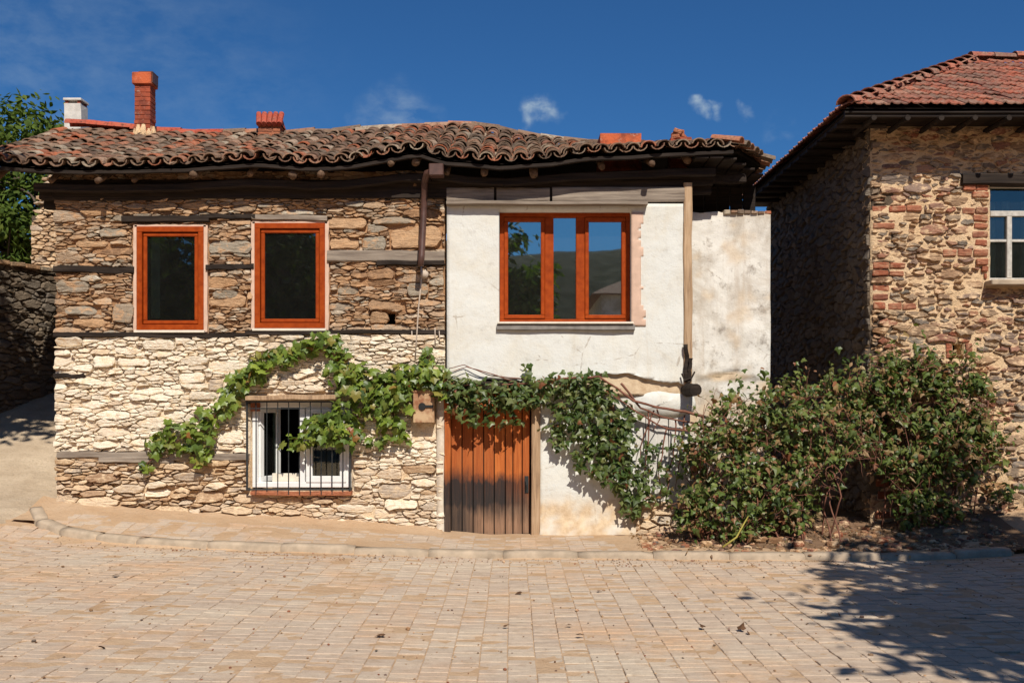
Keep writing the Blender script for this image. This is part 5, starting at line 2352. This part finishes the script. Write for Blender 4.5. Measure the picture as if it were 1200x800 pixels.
# vine over the door
dvn = thing('door_vine', 'leafy vine arching over the plank door and hanging down the white plaster', 'vine', (X(760), -.2, .1))
rg = random.Random(62)
blobs = [(530, 455, 14, 14, .28, 60), (548, 462, 20, 20, .32, 100), (575, 462, 26, 20, .36, 130), (605, 465, 26, 18, .36, 120), (630, 458, 22, 18, .34, 90), (618, 436, 6, 8, .15, 10), (540, 480, 14, 12, .3, 30), (655, 450, 24, 13, .28, 80), (685, 452, 20, 15, .28, 80), (705, 465, 18, 16, .28, 70), (552, 490, 8, 8, .3, 12),
         (670, 478, 24, 22, .3, 100), (695, 500, 32, 32, .34, 190), (720, 515, 24, 34, .34, 140), (690, 535, 22, 22, .3, 80), (718, 550, 22, 22, .3, 90), (740, 565, 18, 22, .28, 70), (736, 590, 14, 14, .22, 36), (655, 515, 9, 14, .18, 26), (650, 500, 8, 10, .16, 16), (735, 490, 12, 18, .24, 40), (637, 505, 4, 5, .1, 5), (748, 585, 12, 10, .25, 20), (585, 490, 30, 8, .3, 30), (700, 440, 8, 5, .12, 8)]
mats = wall_blobs(blobs, rg, .10, yface)
# thin strands with a few leaves
for strand in ([(757, 505), (760, 530), (752, 560)], [(790, 500), (786, 535), (780, 560), (776, 590)], [(775, 520), (770, 548), (772, 575)], [(745, 520), (760, 545), (765, 580)], [(793, 515), (797, 540), (790, 575)]):
    for (a, b) in zip(strand, strand[1:]):
        for _ in range(13):
            t = rg.random()
            x, z = X(lerp(a[0], b[0], t) + rg.gauss(0, 5)), Z(lerp(a[1], b[1], t) + rg.gauss(0, 3))
            mats.append(leaf_matrix(Vector((x, -.1 - rg.uniform(0, .15), z)), Vector((0, -1, .2)), rg.uniform(.05, .09), rg))
put_leaves(mats, 'ivy', 'leaf_door', dvn, 300, lambda M: M.translation.y)
mb = MB()


def stem(mb, path, r0, r1, off=.06, wob=.02, yf=None):
    pts = [Vector((X(a), (yface(X(a), Z(b)) if yf is None else yf) - off, Z(b))) for a, b in path]
    fine = []
    for a, b in zip(pts, pts[1:]):
        for q in range(6):
            p = a.lerp(b, q / 6)
            fine.append(p + Vector((wob * nz(p.x * 5, p.z * 5), wob * nz(p.x * 6, 3), wob * nz(p.x * 5, p.z * 5, 4))))
    fine.append(pts[-1])
    tube(mb, fine, [lerp(r0, r1, i / len(fine)) for i in range(len(fine))], 7, 0, True, .15)


stem(mb, [(860, 505), (832, 492), (800, 482), (765, 476), (740, 470), (722, 456), (700, 442), (660, 444), (610, 450), (560, 452), (524, 452)], .020, .008, .2)
stem(mb, [(850, 520), (815, 506), (780, 502), (755, 490), (735, 476), (715, 462)], .014, .008, .22)
stem(mb, [(726, 450), (735, 460), (748, 478), (775, 488), (830, 500)], .016, .010, .16)
stem(mb, [(700, 442), (640, 448), (575, 440), (545, 428), (527, 432)], .009, .005, .05)
stem(mb, [(610, 450), (570, 436), (548, 430), (530, 436)], .008, .004, .08)
for path in ([(757, 480), (758, 520), (752, 560)], [(765, 480), (752, 510), (748, 540)], [(790, 490), (787, 535), (778, 585)], [(780, 500), (770, 545), (772, 578)], [(712, 460), (725, 520), (745, 575)], [(690, 448), (695, 500), (690, 540)], [(800, 486), (796, 530), (790, 575)], [(768, 478), (772, 490), (764, 505)]):
    stem(mb, path, .011, .004, .14, .03)
mb.build('stem', MT['vine_stem'], dvn, True)


def bush(name, label, ellipsoids, count, rg, size, mat, base, kind='ivy', stems=(), drape=None):
    """ellipsoids in world: (cx, cy, cz, rx, ry, rz, weight)"""
    t = thing(name, label, 'shrub' if 'bush' in name else 'vine', base)
    tot = sum(e[6] for e in ellipsoids)
    mats = []
    for e in ellipsoids:
        n = int(count * e[6] / tot)
        nt = max(6, n // 14)
        for _ in range(nt):
            # twig tips scattered over the surface; each carries a spray of leaves
            a, b = rg.uniform(0, 2 * PI), rg.uniform(-1, 1)
            s = math.sqrt(1 - b * b)
            d = Vector((math.cos(a) * s, math.sin(a) * s, b))
            if d.y > .55:
                continue
            k = rg.uniform(.45, .95)
            tip = Vector((e[0] + d.x * e[3] * k, e[1] + d.y * e[4] * k, e[2] + d.z * e[5] * k))
            for _ in range(14):
                p = tip + Vector((rg.gauss(0, .09), rg.gauss(0, .08), rg.gauss(-.02, .10)))
                if p.z < g(p.x, p.y) + .03 or (p.x > RX0 - .1 and p.y > -.04) or (p.x < RX0 and p.x < 3.42 and p.y > .2):
                    continue
                mats.append(leaf_matrix(p, Vector((d.x * .7, d.y * .8 - .25, d.z * .6 + .25)), size * rg.uniform(.5, 1.3), rg, .5, .8))
    dry = []
    if drape:
        tops, bots, yt, yb, ns, dep = drape
        x = tops[0][0]
        for q in range(ns):
            # strands hang in bundles, leaving dark slots between them
            px = rg.uniform(tops[0][0], tops[-1][0])
            px = px + 7.5 * math.sin(px * .36) + 6 * nz(px * .11, 5)
            pt, pb = interp(tops, px), interp(bots, px)
            st_ = pt + (pb - pt) * rg.choice((0, 0, rg.uniform(0, .7)))
            en = st_ + (pb - st_) * rg.uniform(.4, 1.06)
            ph = rg.uniform(0, 6)
            py = st_ + rg.gauss(0, 15)
            dry_s = rg.random() < .22
            sz = size * rg.uniform(.6, 1.25)
            while py < en:
                tt = clamp((py - pt) / max(20, pb - pt))
                y = lerp(yt, yb, tt ** .8) + dep * fbm(px * .028, py * .024, 3) + rg.gauss(0, .06)
                D = 13 + y
                xx = X(px + 4 * math.sin(py * .05 + ph), D) + rg.gauss(0, .05)
                p = Vector((xx, y, Z(py, D)))
                if p.x > RX0 - .1 and p.y > -.05:
                    p.y = -.05 - rg.random() * .05
                if p.z > g(p.x, p.y) + .03 and fbm(px * .055, py * .05, 9) < .03:
                    (dry if dry_s or rg.random() < .04 else mats).append(leaf_matrix(p, Vector((rg.gauss(0, .6), -.8, .35)), sz * rg.uniform(.6, 1.4) * (.75 if dry_s else 1), rg, .8, .7))
                py += rg.uniform(2.6, 6.0)
    mb = MB()
    if drape:
        for _ in range(260):
            px = rg.uniform(tops[0][0], tops[-1][0])
            pt, pb = interp(tops, px), interp(bots, px)
            py = lerp(pt, pb, rg.random())
            tt = clamp((py - pt) / max(20, pb - pt))
            y = min(lerp(yt, yb, tt ** .8) + dep * fbm(px * .028, py * .024, 3) - .02 + rg.gauss(0, .06), -.06)
            p = Vector((X(px, 13 + y), y, Z(py, 13 + y)))
            d = Vector((rg.gauss(0, .6), rg.gauss(-.2, .3), rg.gauss(.2, .6))).normalized()
            pts = [p]
            for q in range(5):
                d = (d + Vector((rg.gauss(0, .25), rg.gauss(0, .2), rg.gauss(-.08, .25)))).normalized()
                nx_p = pts[-1] + d * rg.uniform(.04, .09)
                nx_p.y = min(nx_p.y, -.05)
                nx_p.z = max(nx_p.z, g(nx_p.x, nx_p.y) + .02)
                pts.append(nx_p)
            tube(mb, pts, [.0055 - .0007 * q for q in range(6)], 4, R.random())
    for _ in range(int(count / 40)):
        # loose shoots reaching out of the mass
        e = ellipsoids[rg.randrange(len(ellipsoids))]
        a = rg.uniform(.1, PI - .1)
        d = Vector((math.cos(a), rg.uniform(-.9, -.1), math.sin(a))).normalized()
        p = Vector((e[0] + d.x * e[3] * .9, e[1] + d.y * e[4] * .9, e[2] + d.z * e[5] * .9))
        pts = [p]
        dd = d.copy()
        for q in range(6):
            dd = (dd + Vector((rg.gauss(0, .25), rg.gauss(0, .2), rg.gauss(-.05, .25)))).normalized()
            pts.append(pts[-1] + dd * .06)
            if p.x > RX0 - .1 and pts[-1].y > -.05:
                pts[-1].y = -.05
            mats.append(leaf_matrix(pts[-1] + Vector((rg.gauss(0, .02), rg.gauss(0, .02), 0)), d, size * rg.uniform(.4, .9), rg, .3, .8))
        tube(mb, pts, [.005 - .0005 * q for q in range(7)], 4, R.random())
    put_leaves(mats, kind, mat, t, 300, lambda M: M.translation.y + .3 * abs(rg.gauss(0, 1)))
    put_leaves(dry, 'oval', 'leaf_dry', t, 0, None, 'dry_leaves')
    for s in stems:
        pts = [Vector(p) for p in s]
        fine = []
        for a, b in zip(pts, pts[1:]):
            for q in range(5):
                p = a.lerp(b, q / 5)
                fine.append(p + Vector((.04 * nz(p.x * 3, p.z * 3, s[0][0]), .04 * nz(p.y * 4, p.z * 3, 2 + s[0][0]), 0)))
        fine.append(pts[-1])
        tube(mb, fine, [lerp(.012, .003, i / len(fine)) for i in range(len(fine))], 5, R.random())
    mb.build('stem', MT['vine_stem'], t, True)
    return t


def EL(px, py, rpx, rpy, y, ry, w):
    D = 13 + y
    return (X(px, D), y, Z(py, D), rpx * D / 1167, ry, rpy * D / 1167, w)


rg = random.Random(71)
els = [EL(855, 560, 58, 75, -.75, .45, 1.6), (EL(880, 520, 55, 55, -.55, .45, 1.2)), EL(930, 530, 55, 72, -.55, .45, 1.5), EL(975, 500, 45, 52, -.45, .42, 1.1), EL(850, 605, 50, 40, -.9, .35, .8), EL(905, 590, 55, 40, -.7, .4, .8), EL(995, 470, 28, 32, -.4, .35, .5), EL(840, 505, 25, 22, -.4, .25, .3)]
st = []
for k in range(44):
    x = rg.uniform(X(805), X(960))
    st.append([(x, -.7 + rg.gauss(0, .2), .0), (x + rg.gauss(0, .1), -.65 + rg.gauss(0, .15), .4 + rg.random() * .2), (x + rg.gauss(.05, .15), -.55 + rg.gauss(0, .15), .9 + rg.random() * .3), (x + rg.gauss(.15, .25), -.5 + rg.gauss(0, .15), 1.3 + rg.random() * .4)])
bush('ivy_bush', 'dense dark green bush spilling over the kerb below the old plaster wall', els, 1700, rg, .085, 'leaf_bush', (X(880), -.7, 0), 'ivy', st, ([(797, 585), (803, 545), (815, 515), (835, 492), (850, 472), (895, 463), (925, 458), (955, 452), (985, 448), (1008, 446)], [(797, 630), (815, 642), (860, 646), (915, 642), (945, 610), (965, 555), (1008, 540)], -.42, -1.0, 330, .85))
els = [EL(1050, 470, 45, 50, -.38, .33, 1.3), EL(1090, 490, 50, 66, -.38, .33, 1.7), EL(1130, 480, 30, 52, -.3, .26, 1.0), EL(1080, 545, 45, 60, -.38, .3, 1.3), EL(1035, 520, 30, 45, -.45, .3, .7), EL(1125, 545, 26, 34, -.28, .22, .5), EL(1075, 600, 30, 28, -.35, .25, .4), EL(1060, 440, 38, 24, -.3, .25, .5), EL(1115, 440, 32, 20, -.28, .22, .4), EL(1168, 532, 9, 22, -.2, .14, .13), EL(1177, 585, 9, 24, -.2, .12, .13), EL(1152, 500, 9, 18, -.2, .14, .12)]
st = []
for k in range(18):
    x = rg.uniform(X(1025), X(1130))
    st.append([(x, -.2, .1), (x + rg.gauss(0, .12), -.15 + rg.gauss(0, .05), .8 + rg.random() * .3), (x + rg.gauss(0, .25), -.2 + rg.gauss(0, .08), 1.6 + rg.random() * .6)])
bush('climbing_ivy', 'dark green ivy climbing the corner of the right stone house', els, 1300, rg, .085, 'leaf_bush', (X(1085), -.3, .15), 'ivy', st, ([(1003, 460), (1015, 438), (1040, 420), (1075, 420), (1110, 427), (1140, 432), (1155, 448), (1160, 480)], [(1003, 545), (1020, 545), (1040, 560), (1058, 625), (1100, 632), (1125, 600), (1148, 560), (1160, 530)], -.30, -.50, 300, .42))


# trees
def tree(name, label, base, h, crown, count, rg, mat='leaf_tree', size=.16, kind='oval', group=None, trunk_r=.14):
    """crown: list of ellipsoids (cx, cy, cz, rx, ry, rz)"""
    t = thing(name, label, 'tree', base, group)
    b = Vector(base)
    mb = MB()
    cc = Vector(crown[0][:3])
    top = Vector((cc.x, cc.y, cc.z + crown[0][5] * .4))
    tr = [b.lerp(top, k / 8) + Vector((.12 * nz(k * .6, b.x), .12 * nz(k * .6, b.y, 4), 0)) * (k / 8) for k in range(9)]
    tr[0] = b - Vector((0, 0, .15))
    tube(mb, tr, [trunk_r * (1 - .09 * k) * (1.25 if k == 0 else 1) for k in range(9)], 9, 0, True, .15)
    tk = mb.build('trunk', MT['bark'], t, True)
    lm = MB()
    cm = MB()
    lv, lf = LEAF[kind].v, LEAF[kind].f
    tot = sum(e[3] * e[4] * e[5] for e in crown)
    for e in crown:
        n = int(count * e[3] * e[4] * e[5] / tot)
        ncl = max(8, n // 42)
        for q in range(ncl):
            a, s = rg.uniform(0, 2 * PI), rg.uniform(-1, 1)
            d = Vector((math.cos(a) * math.sqrt(1 - s * s), math.sin(a) * math.sqrt(1 - s * s), s))
            k = rg.uniform(.45, 1.02)
            c = Vector((e[0] + d.x * e[3] * k, e[1] + d.y * e[4] * k, e[2] + d.z * e[5] * k))
            if q % 3 == 0:
                s0 = tr[rg.randint(4, 7)]
                mid = s0.lerp(c, .5) + Vector((rg.gauss(0, .1), rg.gauss(0, .1), rg.gauss(-.05, .1)))
                tube(lm, [s0, mid, c], [trunk_r * .38, trunk_r * .2, .012], 5)
            cr = rg.uniform(.22, .42) * (e[3] / 1.8)
            for _ in range(42):
                p = c + Vector((rg.gauss(0, cr * .6), rg.gauss(0, cr * .6), rg.gauss(0, cr * .45)))
                M = leaf_matrix(p, (p - c).normalized() * .6 + d * .4 if (p - c).length > 0 else d, size * rg.uniform(.6, 1.2), rg, .4, .6)
                cm.add([M @ v for v in lv], lf, rg.random())
    lm.build('limb', MT['bark'], t, True)
    cm.build('crown', MT[mat], t)
    return t


rg = random.Random(81)
tree('leafy_tree', 'leafy green tree rising behind the left end of the roof', (-10.8, 8.4, 1.4), 7, [(-10.9, 8.4, 6.5, 1.75, 1.6, 1.75), (-10.3, 8.2, 5.6, 1.35, 1.3, 1.2), (-11.0, 7.6, 4.9, 1.2, 1.0, 1.2), (-9.35, 8.3, 6.45, .42, .4, .40)], 7200, rg, size=.19, kind='oval')
tree('alley_shade_tree', 'unseen leafy tree added left of the view to shade the alley wall', (-9.3, -2.6, g(-9.3, -2.6)), 8, [(-7.3, -3.2, 8.0, 1.7, 1.6, 1.7), (-8.6, -3.0, 7.2, 1.9, 1.7, 1.7), (-7.6, -2.2, 7.2, 1.2, 1.2, 1.2)], 7000, rg, size=.2)  # added out of view, crown placed so it shades the alley wall
tree('street_tree', 'broad leafy tree beside the street right of the view shading the paving', (7.2, -10.8, .1), 8, [(6.4, -10.9, 5.6, 2.4, 2.4, 1.8), (6.7, -8.7, 6.1, 2.0, 2.0, 1.3), (7.7, -7.8, 7.3, 1.6, 1.4, 1.1), (5.2, -9.4, 4.9, 1.2, .9, .7), (5.9, -12.0, 4.8, 1.3, 1.2, .9), (7.9, -10.2, 6.4, 1.9, 1.9, 1.4)], 20000, rg, size=.26, trunk_r=.2)
for i, (x, y, hh, rr) in enumerate(((-13.5, -25, 8.8, 2.8), (-9.0, -24, 9.4, 2.9), (-4.6, -25, 9.6, 2.8), (-.9, -24.5, 8.3, 2.4))):
    tree('roadside_tree', ['round leafy tree first in the row across the street', 'tallest leafy tree in the row across the street', 'leafy tree third in the row across the street', 'smallest leafy tree nearest the house across the street'][i], (x, y, 0), hh, [(x, y, hh - rr * .9, rr, rr, rr * .95), (x + .8, y, hh - rr * 1.7, rr * .8, rr * .8, rr * .6)], 4600, rg, size=.40, group='trees across the street', trunk_r=.2)

# house across the street, seen in the window reflection
ah = thing('house_across', 'pale plastered house across the street behind the viewer', 'house', (7, -25, 0))
mb = MB()
box(mb, 3.3, 10.5, -29, -23, -.2, 5.7)
mb.build('wall', MT['plaster_old'], ah)
mb = MB()
v = [(2.9, -22.5, 5.7), (10.9, -22.5, 5.7), (10.9, -29.5, 5.7), (2.9, -29.5, 5.7), (5, -26, 6.9), (9, -26, 6.9)]
mb.add([Vector(p) for p in v], [(0, 1, 5, 4), (1, 2, 5), (2, 3, 4, 5), (3, 0, 4), (0, 3, 2, 1)])
mb.build('roof', MT['tile_red'], ah)
for i in range(3):
    mb = MB()
    frame_ring(mb, 4.2 + i * 2.1, 5.1 + i * 2.1, 3.4, 4.7, .08, -23.0, -22.95)
    wd = mb.build('window', MT['white_frame'], ah)
    pane(4.28 + i * 2.1, 5.02 + i * 2.1, 3.48, 4.62, -22.985, MT['dark'], wd)

# rubble and dead leaves under the bushes
rg = random.Random(95)
mb = MB()
for k in range(420):
    x = rg.uniform(1.6, 6.0)
    y = lerp(kerb_y(x) + .1, -.1, rg.random())
    zt = .02 + .16 * sm(x, 1.5, 3.5) + .25 * sm(x, 4.6, 6)
    t = clamp((.35 - y) / (.35 - kerb_y(x) - .06))
    z = lerp(g(x, kerb_y(x)) - .025, zt, (1 - t) ** 1.5)
    r = rg.uniform(.012, .05) * (1 if rg.random() < .9 else 1.8)
    box(mb, -r, r, -r * .7, r * .7, -r * .5, r * .5, r * .25, rg.random(), 0, Matrix.Translation((x, y, z + r * .25)) @ Matrix.Rotation(rg.uniform(0, 6), 4, 'Z') @ Matrix.Rotation(rg.gauss(0, .4), 4, 'X'))
o = mb.build('bed_rubble', MT['stone_right'])
o['kind'] = 'stuff'
o['label'] = 'loose small stones in the soil under the bushes'
mb = MB()
for k in range(900):
    x = rg.uniform(1.5, 6.0)
    y = lerp(kerb_y(x) - .1, -.1, rg.random() ** .8)
    zt = .02 + .16 * sm(x, 1.5, 3.5) + .25 * sm(x, 4.6, 6)
    t = clamp((.35 - y) / (.35 - kerb_y(x) - .06))
    z = lerp(g(x, kerb_y(x)) - .025, zt, (1 - t) ** 1.5)
    M = leaf_matrix(Vector((x, y, z + .02)), Vector((0, -.2, 1)), rg.uniform(.03, .07), rg)
    mb.add([M @ v for v in LEAF['oval'].v], LEAF['oval'].f, rg.random())
o = mb.build('dead_leaves', m_leaf('leaf_dead', [(0, (.30, .18, .09)), (.4, (.22, .10, .05)), (.7, (.40, .28, .16)), (1, (.16, .08, .04))]))
o['kind'] = 'stuff'
o['label'] = 'dead brown leaves gathered under the bushes'

# ---- litter on the paving
rg = random.Random(91)
dry = m_plain('dry_leaf', (.12, .06, .03), .8, .2, var=.5)
dl = LEAF['ivy'].mesh('fallen_leaf', dry)
for i, (px, py) in enumerate(((825, 743), (868, 746), (876, 748), (665, 740), (680, 752), (700, 699), (118, 778), (136, 692), (450, 754), (720, 620), (610, 700), (590, 742), (985, 730), (870, 664))):
    D = 1167 * 1.77 / (py - 475)
    x, y = X(px, D), D - 13
    M = Matrix.Translation((x, y, road_z(x, y) + .025)) @ Matrix.Rotation(rg.uniform(0, 6), 4, 'Z') @ Matrix.Rotation(rg.gauss(0, .5), 4, 'X') @ Matrix.Scale(rg.uniform(.05, .085), 4)
    o = inst('fallen_leaf', dl, M, None)
    o['label'] = 'small dry brown leaf lying on the street paving'
    o['category'] = 'leaf'
    o['group'] = 'dry leaves scattered on the paving'
mb = MB()
tube(mb, [(X(846, 11.6), -1.45, .03), (X(862, 11.7), -1.35, .13), (X(872, 11.8), -1.25, .30), (X(877, 11.8), -1.2, .36)], [.012, .012, .009, .006], 6)
tw = mb.build('yellow_twig', m_plain('twig_yellow', (.36, .30, .06), .7, .3), None, True)
tw['label'] = 'bent yellow green twig leaning out of the bush over the kerb'
tw['category'] = 'twig'
